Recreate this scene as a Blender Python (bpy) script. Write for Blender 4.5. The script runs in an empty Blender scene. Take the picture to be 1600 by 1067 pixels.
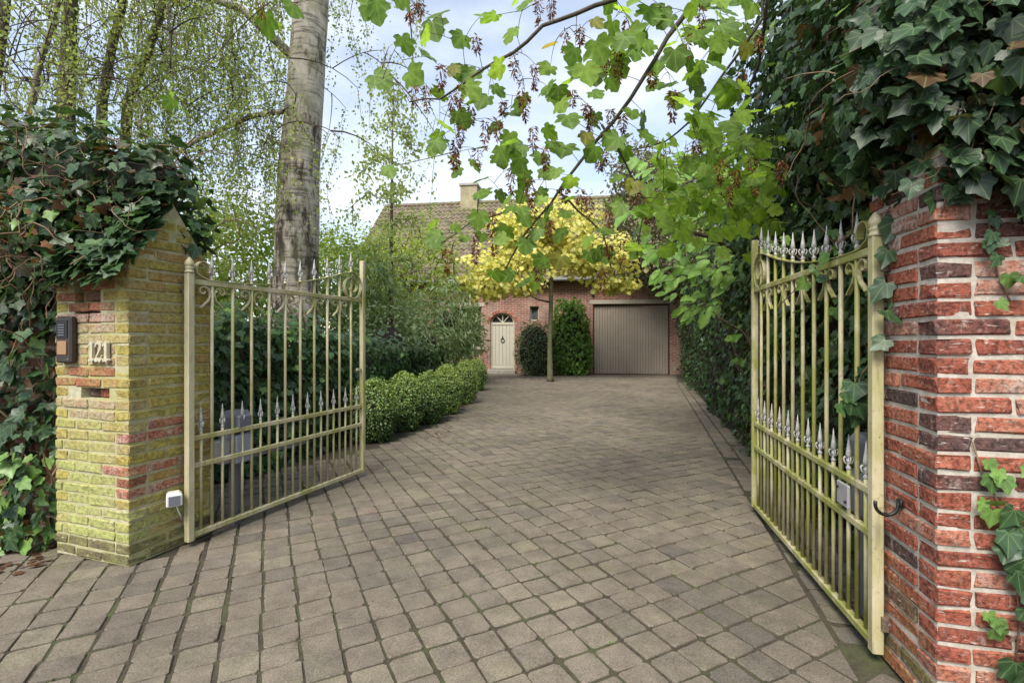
import bpy, bmesh, math, random
import numpy as np
from mathutils import Vector, Matrix, noise as mnoise

# ------------------------------------------------------------------ camera, sky, sun, exposure
S = bpy.context.scene
COL = S.collection
F, CX, HY, CH = 755.0, 800.0, 530.0, 1.2          # focal length and horizon of the 1600 px wide photograph
cam_d = bpy.data.cameras.new('camera')
cam_d.sensor_width = 36.0
cam_d.lens = 17.0
cam_d.shift_y = -0.0022
cam_d.clip_start = 0.02
cam_d.clip_end = 1500
cam = bpy.data.objects.new('camera', cam_d)
COL.objects.link(cam)
cam.location = (0, 0, CH)
cam.rotation_euler = (math.radians(90), 0, 0)
S.camera = cam

SUN_EL, SUN_AZ = math.radians(52), math.radians(205)   # azimuth clockwise from +Y
world = bpy.data.worlds.new('World')
S.world = world
world.use_nodes = True
wn, wl = world.node_tree.nodes, world.node_tree.links
wn.clear()
w_out = wn.new('ShaderNodeOutputWorld')
w_bg = wn.new('ShaderNodeBackground')
w_sky = wn.new('ShaderNodeTexSky')
w_sky.sky_type = 'NISHITA'
w_sky.sun_disc = False
w_sky.sun_elevation = SUN_EL
w_sky.sun_rotation = SUN_AZ
w_sky.air_density = 1.0
w_sky.dust_density = 0.6
w_sky.ozone_density = 1.0
w_tc = wn.new('ShaderNodeTexCoord')
w_map = wn.new('ShaderNodeMapping')
w_map.inputs['Scale'].default_value = (1.3, 1.3, 3.2)
w_map.inputs['Location'].default_value = (0.35, 0.2, 0.1)
w_ns = wn.new('ShaderNodeTexNoise')
w_ns.inputs['Scale'].default_value = 1.6
w_ns.inputs['Detail'].default_value = 7
w_ns.inputs['Roughness'].default_value = 0.52
w_rp = wn.new('ShaderNodeValToRGB')
w_rp.color_ramp.elements[0].position = 0.48
w_rp.color_ramp.elements[0].color = (0.36, 0.36, 0.36, 1)
w_rp.color_ramp.elements[1].position = 0.70
w_rp.color_ramp.elements[1].color = (0.97, 0.97, 0.97, 1)
w_mx = wn.new('ShaderNodeMix')
w_mx.data_type = 'RGBA'
CLOUD = 4.5
w_mx.inputs[7].default_value = (CLOUD * 0.95, CLOUD * 1.0, CLOUD * 1.04, 1)
w_bg.inputs['Strength'].default_value = 0.10
wl.new(w_tc.outputs['Generated'], w_map.inputs['Vector'])
wl.new(w_map.outputs['Vector'], w_ns.inputs['Vector'])
wl.new(w_ns.outputs['Fac'], w_rp.inputs['Fac'])
wl.new(w_rp.outputs['Color'], w_mx.inputs[0])
wl.new(w_sky.outputs['Color'], w_mx.inputs[6])
wl.new(w_mx.outputs[2], w_bg.inputs['Color'])
wl.new(w_bg.outputs['Background'], w_out.inputs['Surface'])

sun_d = bpy.data.lights.new('sun', 'SUN')
sun_d.energy = 2.1
sun_d.angle = math.radians(30)
sun_d.color = (1.0, 0.95, 0.87)
sun = bpy.data.objects.new('sun', sun_d)
COL.objects.link(sun)
_sd = Vector((math.sin(SUN_AZ) * math.cos(SUN_EL), math.cos(SUN_AZ) * math.cos(SUN_EL), math.sin(SUN_EL)))
sun.rotation_euler = (-_sd).to_track_quat('-Z', 'Y').to_euler()
sun.location = (0, 0, 30)

S.view_settings.view_transform = 'Standard'
S.view_settings.look = 'None'
S.view_settings.exposure = 1.45
S.view_settings.gamma = 1.0
S.view_settings.use_curve_mapping = False
S.render.engine = 'CYCLES'
S.cycles.max_bounces = 6
S.cycles.diffuse_bounces = 3
S.cycles.glossy_bounces = 2
S.cycles.transmission_bounces = 4
S.cycles.transparent_max_bounces = 4
S.cycles.use_denoising = True
S.cycles.caustics_reflective = False
S.cycles.caustics_refractive = False

rng = np.random.default_rng(121)
random.seed(121)

# ------------------------------------------------------------------ helpers
def P(px, py, Y):
    "a point of the photograph at real distance Y in front of the camera"
    return np.array(((px - CX) * Y / F, Y, CH + (HY - py) * Y / F))

def G(px, py, z=0.0):
    "a ground point"
    Y = F * (CH - z) / (py - HY)
    return np.array(((px - CX) * Y / F, Y, z))

def tag(o, label=None, cat=None, group=None, kind=None):
    if label: o['label'] = label
    if cat: o['category'] = cat
    if group: o['group'] = group
    if kind: o['kind'] = kind
    return o

def empty(name, loc, label=None, cat=None, group=None, rz=0.0, kind=None):
    o = bpy.data.objects.new(name, None)
    o.empty_display_size = 0.1
    COL.objects.link(o)
    o.location = tuple(float(v) for v in loc)
    o.rotation_euler = (0, 0, rz)
    return tag(o, label, cat, group, kind)

def link(name, me, mat=None, parent=None, world=True):
    "link a mesh; with a parent that is not rotated, world coordinates are kept"
    o = bpy.data.objects.new(name, me)
    COL.objects.link(o)
    if mat is not None and len(me.materials) == 0:
        me.materials.append(mat)
    if parent is not None:
        o.parent = parent
        if world:
            o.location = -parent.location
    return o

class MB:
    "collects vertices and faces of one mesh object"
    def __init__(s):
        s.v, s.f, s.a, s.mi = [], [], [], []
        s.tint = 0.5
    def add(s, vs, fs):
        n = len(s.v)
        s.v.extend([tuple(map(float, p)) for p in vs])
        s.a.extend([s.tint] * len(vs))
        s.f.extend([tuple(i + n for i in f) for f in fs])
    def box(s, x0, x1, y0, y1, z0, z1, M=None, bev=0.0):
        if bev > 0:
            return s.bevbox((x0 + x1) / 2, (y0 + y1) / 2, (z0 + z1) / 2, x1 - x0, y1 - y0, z1 - z0, bev, M)
        vs = [(x0, y0, z0), (x1, y0, z0), (x1, y1, z0), (x0, y1, z0), (x0, y0, z1), (x1, y0, z1), (x1, y1, z1), (x0, y1, z1)]
        if M is not None: vs = [tuple(M @ Vector(p)) for p in vs]
        s.add(vs, [(0, 3, 2, 1), (4, 5, 6, 7), (0, 1, 5, 4), (1, 2, 6, 5), (2, 3, 7, 6), (3, 0, 4, 7)])
    def bevbox(s, cx, cy, cz, lx, ly, lz, b, M=None):
        bm = bmesh.new()
        bmesh.ops.create_cube(bm, size=1.0)
        for v in bm.verts:
            v.co = Vector((v.co.x * lx, v.co.y * ly, v.co.z * lz))
        bmesh.ops.bevel(bm, geom=list(bm.edges), offset=min(b, lx * .45, ly * .45, lz * .45), segments=1, affect='EDGES')
        bm.verts.ensure_lookup_table()
        vs = [Vector((v.co.x + cx, v.co.y + cy, v.co.z + cz)) for v in bm.verts]
        if M is not None: vs = [M @ p for p in vs]
        for i, v in enumerate(bm.verts): v.index = i
        s.add(vs, [tuple(v.index for v in f.verts) for f in bm.faces])
        bm.free()
    def tube(s, pts, rad, n=6, cap=True):
        pts = [Vector(p) for p in pts]
        m = len(pts)
        if m < 2: return
        rads = [rad] * m if isinstance(rad, (int, float)) else list(rad)
        t0 = (pts[1] - pts[0]).normalized()
        up = Vector((0, 0, 1)) if abs(t0.z) < 0.9 else Vector((1, 0, 0))
        x = t0.cross(up).normalized()
        vs = []
        for i in range(m):
            t = (pts[min(i + 1, m - 1)] - pts[max(i - 1, 0)])
            if t.length < 1e-9: t = t0
            t = t.normalized()
            x = (x - t * x.dot(t))
            if x.length < 1e-6: x = t.orthogonal()
            x.normalize()
            y = t.cross(x)
            for k in range(n):
                a = 2 * math.pi * k / n
                vs.append(pts[i] + (x * math.cos(a) + y * math.sin(a)) * rads[i])
        fs = []
        for i in range(m - 1):
            for k in range(n):
                k2 = (k + 1) % n
                fs.append((i * n + k, i * n + k2, (i + 1) * n + k2, (i + 1) * n + k))
        if cap:
            fs.append(tuple(range(n - 1, -1, -1)))
            fs.append(tuple((m - 1) * n + k for k in range(n)))
        s.add(vs, fs)
    def strip(s, pts, w, t, side):
        "flat iron bar following pts; w along 'side', t across"
        pts = [Vector(p) for p in pts]
        side = Vector(side).normalized()
        m = len(pts)
        vs, fs = [], []
        for i in range(m):
            tg = (pts[min(i + 1, m - 1)] - pts[max(i - 1, 0)]).normalized()
            nn = tg.cross(side).normalized()
            for a, b in ((-1, -1), (1, -1), (1, 1), (-1, 1)):
                vs.append(pts[i] + side * (a * w / 2) + nn * (b * t / 2))
        for i in range(m - 1):
            for k in range(4):
                k2 = (k + 1) % 4
                fs.append((i * 4 + k, i * 4 + k2, i * 4 + 4 + k2, i * 4 + 4 + k))
        fs.append((3, 2, 1, 0)); fs.append(tuple((m - 1) * 4 + k for k in range(4)))
        s.add(vs, fs)
    def lathe(s, prof, loc, n=10):
        "prof: (r, z) pairs"
        vs, fs = [], []
        for r, z in prof:
            for k in range(n):
                a = 2 * math.pi * k / n
                vs.append((loc[0] + r * math.cos(a), loc[1] + r * math.sin(a), loc[2] + z))
        for i in range(len(prof) - 1):
            for k in range(n):
                k2 = (k + 1) % n
                fs.append((i * n + k, i * n + k2, (i + 1) * n + k2, (i + 1) * n + k))
        fs.append(tuple(range(n - 1, -1, -1))); fs.append(tuple((len(prof) - 1) * n + k for k in range(n)))
        s.add(vs, fs)
    def prism(s, poly, y0, y1):
        "poly of (x, z) extruded along y"
        n = len(poly)
        vs = [(x, y0, z) for x, z in poly] + [(x, y1, z) for x, z in poly]
        fs = [tuple(range(n)), tuple(range(2 * n - 1, n - 1, -1))]
        for i in range(n):
            j = (i + 1) % n
            fs.append((j, i, n + i, n + j))
        s.add(vs, fs)
    def mesh(s, name, smooth=False):
        me = bpy.data.meshes.new(name)
        me.from_pydata(s.v, [], s.f)
        at = me.attributes.new('tint', 'FLOAT', 'POINT')
        at.data.foreach_set('value', np.array(s.a, dtype=np.float32))
        if smooth:
            me.polygons.foreach_set('use_smooth', np.ones(len(me.polygons), dtype=bool))
        me.update()
        return me
    def build(s, name, mat, parent=None, smooth=False, world=True):
        return link(name, s.mesh(name, smooth), mat, parent, world)

def fix_normals(me):
    bm = bmesh.new(); bm.from_mesh(me)
    bmesh.ops.recalc_face_normals(bm, faces=bm.faces)
    bm.to_mesh(me); bm.free()
    return me

# ------------------------------------------------------------------ materials
def nmat(name):
    m = bpy.data.materials.new(name)
    m.use_nodes = True
    t = m.node_tree
    b = t.nodes.get('Principled BSDF')
    return m, t.nodes, t.links, b

def ramp(ns, stops):
    r = ns.new('ShaderNodeValToRGB')
    e = r.color_ramp.elements
    while len(e) < len(stops): e.new(0.5)
    for k, (p, c) in enumerate(stops):
        e[k].position = p
        e[k].color = (c[0], c[1], c[2], 1) if not isinstance(c, (int, float)) else (c, c, c, 1)
    return r

def noise_node(ns, ls, scale, detail=4, rough=0.55, vec=None, stretch=None):
    n = ns.new('ShaderNodeTexNoise')
    n.inputs['Scale'].default_value = scale
    n.inputs['Detail'].default_value = detail
    n.inputs['Roughness'].default_value = rough
    if vec is not None:
        if stretch is not None:
            mp = ns.new('ShaderNodeMapping')
            mp.inputs['Scale'].default_value = stretch
            ls.new(vec, mp.inputs['Vector'])
            vec = mp.outputs['Vector']
        ls.new(vec, n.inputs['Vector'])
    return n

def mixc(ns, ls, fac, a, b, blend='MIX'):
    m = ns.new('ShaderNodeMix')
    m.data_type = 'RGBA'
    m.blend_type = blend
    for sock, v in ((m.inputs[0], fac), (m.inputs[6], a), (m.inputs[7], b)):
        if isinstance(v, (int, float)): sock.default_value = v
        elif isinstance(v, (tuple, list)): sock.default_value = (v[0], v[1], v[2], 1)
        else: ls.new(v, sock)
    return m.outputs[2]

def mathn(ns, ls, op, a, b=None, clamp=False):
    m = ns.new('ShaderNodeMath')
    m.operation = op
    m.use_clamp = clamp
    for i, v in enumerate((a, b)):
        if v is None: continue
        if isinstance(v, (int, float)): m.inputs[i].default_value = v
        else: ls.new(v, m.inputs[i])
    return m.outputs[0]

def bump(ns, ls, h, b, strength=0.3, dist=0.01):
    n = ns.new('ShaderNodeBump')
    n.inputs['Strength'].default_value = strength
    n.inputs['Distance'].default_value = dist
    ls.new(h, n.inputs['Height'])
    ls.new(n.outputs['Normal'], b.inputs['Normal'])

def geo_pos(ns):
    return ns.new('ShaderNodeNewGeometry').outputs['Position']

def attr(ns, name):
    a = ns.new('ShaderNodeAttribute')
    a.attribute_name = name
    return a.outputs['Fac']

def leaf_mat(name, stops, transl=0.35, rough=0.42, spec=0.4, tcol=1.5, vein=0.25, spots=0.0, vdirs=(), vcol=(0.26, 0.34, 0.14)):
    m, ns, ls, b = nmat(name)
    r = ramp(ns, stops)
    ls.new(attr(ns, 'tint'), r.inputs['Fac'])
    nz = noise_node(ns, ls, 22, 3, 0.6, geo_pos(ns))
    vr = ramp(ns, [(0.3, 0.72), (0.7, 1.22)])
    ls.new(nz.outputs['Fac'], vr.inputs['Fac'])
    c = mixc(ns, ls, 1.0, r.outputs['Color'], vr.outputs['Color'], 'MULTIPLY')
    if vein > 0:
        an = ns.new('ShaderNodeAttribute'); an.attribute_name = 'lc'
        sx = ns.new('ShaderNodeSeparateXYZ'); ls.new(an.outputs['Vector'], sx.inputs[0])
        xa = mathn(ns, ls, 'ABSOLUTE', sx.outputs[0])
        yy = mathn(ns, ls, 'SUBTRACT', sx.outputs[1], 0.03)
        dmin = xa
        for vx, vy in vdirs:
            d = mathn(ns, ls, 'ABSOLUTE', mathn(ns, ls, 'SUBTRACT', mathn(ns, ls, 'MULTIPLY', xa, vy), mathn(ns, ls, 'MULTIPLY', yy, vx)))
            dmin = mathn(ns, ls, 'MINIMUM', dmin, d)
        vr2 = ramp(ns, [(0.004, vein), (0.026, 0.0)])
        ls.new(dmin, vr2.inputs['Fac'])
        c = mixc(ns, ls, vr2.outputs['Color'], c, vcol)
        dk = ramp(ns, [(0.02, 1.0), (0.16, 0.80)])
        ls.new(dmin, dk.inputs['Fac'])
        c = mixc(ns, ls, 1.0, c, dk.outputs['Color'], 'MULTIPLY')
    if spots > 0:
        n2 = noise_node(ns, ls, 60, 2, 0.5, geo_pos(ns))
        sr = ramp(ns, [(0.62, 0.0), (0.72, 1.0)])
        ls.new(n2.outputs['Fac'], sr.inputs['Fac'])
        c = mixc(ns, ls, mathn(ns, ls, 'MULTIPLY', sr.outputs['Color'], spots), c, (0.22, 0.12, 0.03))
    ls.new(c, b.inputs['Base Color'])
    b.inputs['Roughness'].default_value = rough
    b.inputs['Specular IOR Level'].default_value = spec
    tr = ns.new('ShaderNodeBsdfTranslucent')
    tc = mixc(ns, ls, 1.0, c, (tcol, tcol, tcol * 0.55), 'MULTIPLY')
    ls.new(tc, tr.inputs['Color'])
    mx = ns.new('ShaderNodeMixShader')
    mx.inputs[0].default_value = transl
    ls.new(b.outputs[0], mx.inputs[1]); ls.new(tr.outputs[0], mx.inputs[2])
    ls.new(mx.outputs[0], ns['Material Output'].inputs['Surface'])
    return m

def plain(name, col, rough=0.6, metal=0.0, var=0.25, scale=18, bumpy=0.0, col2=None, spec=0.5):
    m, ns, ls, b = nmat(name)
    g = geo_pos(ns)
    nz = noise_node(ns, ls, scale, 5, 0.6, g)
    d = tuple(c * (1 - var) for c in col) if col2 is None else col2
    r = ramp(ns, [(0.35, d), (0.65, col)])
    ls.new(nz.outputs['Fac'], r.inputs['Fac'])
    ls.new(r.outputs['Color'], b.inputs['Base Color'])
    b.inputs['Roughness'].default_value = rough
    b.inputs['Metallic'].default_value = metal
    b.inputs['Specular IOR Level'].default_value = spec
    if bumpy > 0: bump(ns, ls, nz.outputs['Fac'], b, bumpy, 0.01)
    return m

M = {}
# ivy and other foliage: the leaves' own colours, dark old ones to fresh young ones
M['ivy'] = leaf_mat('ivy_leaf', [(0.0, (0.10, 0.055, 0.025)), (0.06, (0.032, 0.06, 0.026)), (0.4, (0.042, 0.092, 0.034)), (0.72, (0.08, 0.165, 0.045)), (1.0, (0.20, 0.34, 0.07))], 0.22, 0.40, 0.4, 1.3, 0.34, 0.0, ((0.62, 0.78), (0.98, 0.05)))
M['maple'] = leaf_mat('maple_leaf', [(0.0, (0.36, 0.25, 0.03)), (0.07, (0.12, 0.20, 0.03)), (0.5, (0.155, 0.275, 0.04)), (1.0, (0.34, 0.50, 0.08))], 0.55, 0.5, 0.3, 1.6, 0.6, 0.35, ((0.66, 0.75), (1.0, 0.02)), (0.30, 0.40, 0.12))
M['yellow'] = leaf_mat('yellow_leaf', [(0.0, (0.30, 0.36, 0.07)), (0.15, (0.68, 0.63, 0.13)), (0.6, (0.82, 0.76, 0.20)), (1.0, (0.87, 0.84, 0.36))], 0.45, 0.5, 0.3, 1.2, 0.3, 0, ((0.66, 0.75),), (0.7, 0.6, 0.2))
M['birch'] = leaf_mat('birch_leaf', [(0.0, (0.36, 0.28, 0.05)), (0.12, (0.19, 0.22, 0.06)), (0.6, (0.24, 0.30, 0.09)), (1.0, (0.36, 0.42, 0.15))], 0.45, 0.5, 0.3, 1.6, 0.0)
M['box'] = leaf_mat('box_leaf', [(0.0, (0.05, 0.09, 0.03)), (0.5, (0.13, 0.22, 0.06)), (1.0, (0.34, 0.44, 0.10))], 0.25, 0.4, 0.45, 1.4, 0.0)
M['shrub'] = leaf_mat('shrub_leaf', [(0.0, (0.10, 0.07, 0.03)), (0.05, (0.08, 0.12, 0.05)), (0.5, (0.17, 0.24, 0.09)), (1.0, (0.32, 0.41, 0.17))], 0.3, 0.4, 0.45, 1.5, 0.4)
M['fresh'] = leaf_mat('fresh_leaf', [(0.0, (0.10, 0.20, 0.035)), (0.5, (0.17, 0.33, 0.06)), (1.0, (0.30, 0.48, 0.11))], 0.45, 0.45, 0.35, 1.5, 0.4)
M['lime'] = leaf_mat('lime_leaf', [(0.0, (0.14, 0.20, 0.03)), (0.5, (0.22, 0.30, 0.05)), (1.0, (0.36, 0.42, 0.08))], 0.45, 0.5, 0.3, 1.5, 0.0)
M['dull'] = leaf_mat('dull_leaf', [(0.0, (0.12, 0.085, 0.045)), (0.4, (0.16, 0.15, 0.08)), (1.0, (0.24, 0.25, 0.12))], 0.35, 0.6, 0.2, 1.2, 0.0)
M['dead'] = leaf_mat('dead_leaf', [(0.0, (0.07, 0.035, 0.02)), (0.6, (0.15, 0.075, 0.04)), (1.0, (0.28, 0.14, 0.065))], 0.25, 0.6, 0.2, 1.2, 0.0)
M['seed'] = leaf_mat('seed_wing', [(0.0, (0.08, 0.028, 0.014)), (0.5, (0.19, 0.07, 0.03)), (1.0, (0.38, 0.20, 0.08))], 0.25, 0.6, 0.2, 1.2, 0.0)
M['bark'] = plain('dark_bark', (0.085, 0.07, 0.045), 0.9, 0, 0.5, 40, 0.4)
M['twig'] = plain('brown_twig', (0.10, 0.065, 0.04), 0.85, 0, 0.4, 30)
M['vine'] = plain('ivy_stem', (0.24, 0.15, 0.085), 0.85, 0, 0.45, 30)
M['pale_twig'] = plain('pale_twig', (0.22, 0.18, 0.13), 0.85, 0, 0.4, 20)
M['mossbark'] = plain('mossy_bark', (0.13, 0.115, 0.07), 0.95, 0, 0.5, 14, 0.5, (0.075, 0.085, 0.03))
M['dark_filler'] = plain('dark_brown_filler', (0.045, 0.034, 0.022), 0.95, 0, 0.5, 25, 0.5)  # twig brown for the added inner bodies, also the slab under the tiles
M['soil'] = plain('garden_soil', (0.085, 0.06, 0.04), 0.95, 0, 0.5, 12, 0.5)
M['stone'] = plain('grey_stone', (0.40, 0.37, 0.31), 0.85, 0, 0.25, 9, 0.2)
M['lintel'] = plain('beige_lintel', (0.48, 0.43, 0.34), 0.8, 0, 0.15, 6, 0.1)
M['door'] = plain('cream_door_paint', (0.50, 0.47, 0.37), 0.55, 0, 0.06, 5)
M['garage'] = plain('taupe_door_boards', (0.36, 0.30, 0.24), 0.55, 0, 0.10, 3)
M['zinc'] = plain('grey_zinc', (0.22, 0.22, 0.22), 0.5, 0.4, 0.2, 8)
M['glass'] = plain('dark_glass', (0.02, 0.022, 0.025), 0.06, 0, 0.1, 3, 0, None, 0.8)
M['white'] = plain('white_paint', (0.72, 0.71, 0.67), 0.5, 0, 0.08, 20)
M['silver'] = plain('silver_spear_paint', (0.56, 0.54, 0.50), 0.55, 0.12, 0.35, 120)
M['black_iron'] = plain('black_iron', (0.03, 0.029, 0.028), 0.45, 0.5, 0.4, 60)
M['rust'] = plain('rusty_hinge', (0.20, 0.14, 0.095), 0.7, 0.1, 0.5, 70)
M['grey_plastic'] = plain('grey_plastic', (0.15, 0.155, 0.175), 0.45, 0, 0.1, 8)
M['pale_plastic'] = plain('pale_grey_plastic', (0.25, 0.26, 0.285), 0.45, 0, 0.1, 8)
M['cream_plastic'] = plain('cream_plastic', (0.68, 0.63, 0.52), 0.5, 0, 0.12, 60)
M['brown_plastic'] = plain('brown_plastic', (0.045, 0.032, 0.028), 0.4, 0, 0.2, 40)
M['copper'] = plain('orange_button_plate', (0.36, 0.20, 0.10), 0.5, 0, 0.15, 60)
M['number'] = plain('cream_number', (0.56, 0.50, 0.36), 0.7, 0, 0.25, 80, 0.2)
M['steel'] = plain('grey_steel_plate', (0.42, 0.42, 0.42), 0.45, 0.3, 0.12, 30)

def mat_iron():
    m, ns, ls, b = nmat('cream_gate_paint')
    g = geo_pos(ns)
    n1 = noise_node(ns, ls, 7, 5, 0.65, g, (1, 1, 0.5))
    n2 = noise_node(ns, ls, 60, 4, 0.6, g)
    r1 = ramp(ns, [(0.34, 0.0), (0.60, 1.0)])
    ls.new(n1.outputs['Fac'], r1.inputs['Fac'])
    c = mixc(ns, ls, mathn(ns, ls, 'MULTIPLY', r1.outputs['Color'], attr(ns, 'tint')), (0.60, 0.52, 0.35), (0.29, 0.29, 0.07))
    r2 = ramp(ns, [(0.60, 0.0), (0.72, 1.0)])
    ls.new(n2.outputs['Fac'], r2.inputs['Fac'])
    c = mixc(ns, ls, mathn(ns, ls, 'MULTIPLY', r2.outputs['Color'], 0.6), c, (0.20, 0.15, 0.08))
    n7 = noise_node(ns, ls, 45, 5, 0.65, g, (1, 1, 0.12))
    r7 = ramp(ns, [(0.54, 0.0), (0.68, 0.6)])
    ls.new(n7.outputs['Fac'], r7.inputs['Fac'])
    c = mixc(ns, ls, r7.outputs['Color'], c, (0.25, 0.21, 0.11))
    n8 = noise_node(ns, ls, 26, 6, 0.75, g)
    r8 = ramp(ns, [(0.66, 0.0), (0.70, 0.9)])
    ls.new(n8.outputs['Fac'], r8.inputs['Fac'])
    c = mixc(ns, ls, r8.outputs['Color'], c, (0.13, 0.075, 0.04))
    ls.new(c, b.inputs['Base Color'])
    b.inputs['Roughness'].default_value = 0.5
    bump(ns, ls, n2.outputs['Fac'], b, 0.15, 0.002)
    return m
M['iron'] = mat_iron()

def mat_brick():
    "obj.color: red = kind of brick, green = algae cover, blue = spare random"
    m, ns, ls, b = nmat('clay_brick')
    oi = ns.new('ShaderNodeObjectInfo')
    sp = ns.new('ShaderNodeSeparateColor')
    ls.new(oi.outputs['Color'], sp.inputs[0])
    g = geo_pos(ns)
    r = ramp(ns, [(0.0, (0.065, 0.045, 0.042)), (0.2, (0.11, 0.062, 0.053)), (0.36, (0.17, 0.062, 0.045)), (0.6, (0.30, 0.085, 0.050)), (0.8, (0.37, 0.135, 0.08)), (1.0, (0.43, 0.30, 0.24))])
    nz = noise_node(ns, ls, 13, 6, 0.65, g)
    k = mathn(ns, ls, 'ADD', sp.outputs[0], mathn(ns, ls, 'MULTIPLY', mathn(ns, ls, 'SUBTRACT', nz.outputs['Fac'], 0.5), 0.75), True)
    ls.new(k, r.inputs['Fac'])
    c = r.outputs['Color']
    # lime bloom and pale scratches
    n2 = noise_node(ns, ls, 30, 6, 0.7, g, (1.6, 1.6, 0.7))
    r2 = ramp(ns, [(0.56, 0.0), (0.70, 1.0)])
    ls.new(n2.outputs['Fac'], r2.inputs['Fac'])
    c = mixc(ns, ls, mathn(ns, ls, 'MULTIPLY', r2.outputs['Color'], 0.55), c, (0.50, 0.39, 0.33))
    n6 = noise_node(ns, ls, 55, 3, 0.5, g, (0.5, 0.5, 2.6))
    r6 = ramp(ns, [(0.635, 0.0), (0.70, 0.65)])
    ls.new(n6.outputs['Fac'], r6.inputs['Fac'])
    c = mixc(ns, ls, r6.outputs['Color'], c, (0.58, 0.52, 0.46))
    n3 = noise_node(ns, ls, 70, 4, 0.6, g)
    r3 = ramp(ns, [(0.36, 0.45), (0.55, 1.08)])
    ls.new(n3.outputs['Fac'], r3.inputs['Fac'])
    c = mixc(ns, ls, 1.0, c, r3.outputs['Color'], 'MULTIPLY')
    # algae
    n4 = noise_node(ns, ls, 5, 6, 0.65, g)
    r4 = ramp(ns, [(0.3, -0.35), (0.7, 0.35)])
    am = mathn(ns, ls, 'ADD', sp.outputs[1], mathn(ns, ls, 'MULTIPLY', mathn(ns, ls, 'SUBTRACT', n4.outputs['Fac'], 0.5), 1.3), True)
    am = mathn(ns, ls, 'MULTIPLY', am, mathn(ns, ls, 'GREATER_THAN', sp.outputs[1], 0.02))
    n5 = noise_node(ns, ls, 45, 4, 0.6, g)
    ac = mixc(ns, ls, sp.outputs[2], (0.37, 0.295, 0.06), (0.37, 0.385, 0.125))
    r5 = ramp(ns, [(0.34, 0.55), (0.58, 1.08)])
    ls.new(n5.outputs['Fac'], r5.inputs['Fac'])
    ac = mixc(ns, ls, 1.0, ac, r5.outputs['Color'], 'MULTIPLY')
    c = mixc(ns, ls, mathn(ns, ls, 'MULTIPLY', am, 0.93), c, ac)
    ls.new(c, b.inputs['Base Color'])
    b.inputs['Roughness'].default_value = 0.85
    b.inputs['Specular IOR Level'].default_value = 0.25
    h = mathn(ns, ls, 'ADD', n3.outputs['Fac'], mathn(ns, ls, 'MULTIPLY', nz.outputs['Fac'], 1.5))
    bump(ns, ls, h, b, 0.8, 0.008)
    return m
M['brick'] = mat_brick()

def mat_mortar(name, c1, c2, alg):
    m, ns, ls, b = nmat(name)
    g = geo_pos(ns)
    n1 = noise_node(ns, ls, 25, 6, 0.7, g)
    r = ramp(ns, [(0.35, c2), (0.6, c1)])
    ls.new(n1.outputs['Fac'], r.inputs['Fac'])
    c = r.outputs['Color']
    n2 = noise_node(ns, ls, 4, 5, 0.6, g)
    r2 = ramp(ns, [(0.35, 0.0), (0.6, alg)])
    ls.new(n2.outputs['Fac'], r2.inputs['Fac'])
    c = mixc(ns, ls, r2.outputs['Color'], c, (0.36, 0.34, 0.12))
    ls.new(c, b.inputs['Base Color'])
    b.inputs['Roughness'].default_value = 0.95
    bump(ns, ls, n1.outputs['Fac'], b, 0.6, 0.008)
    return m
M['mortar_pale'] = mat_mortar('pale_mortar', (0.54, 0.48, 0.405), (0.36, 0.31, 0.25), 0.05)
M['mortar_algae'] = mat_mortar('algae_mortar', (0.50, 0.46, 0.33), (0.32, 0.27, 0.16), 0.85)

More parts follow.
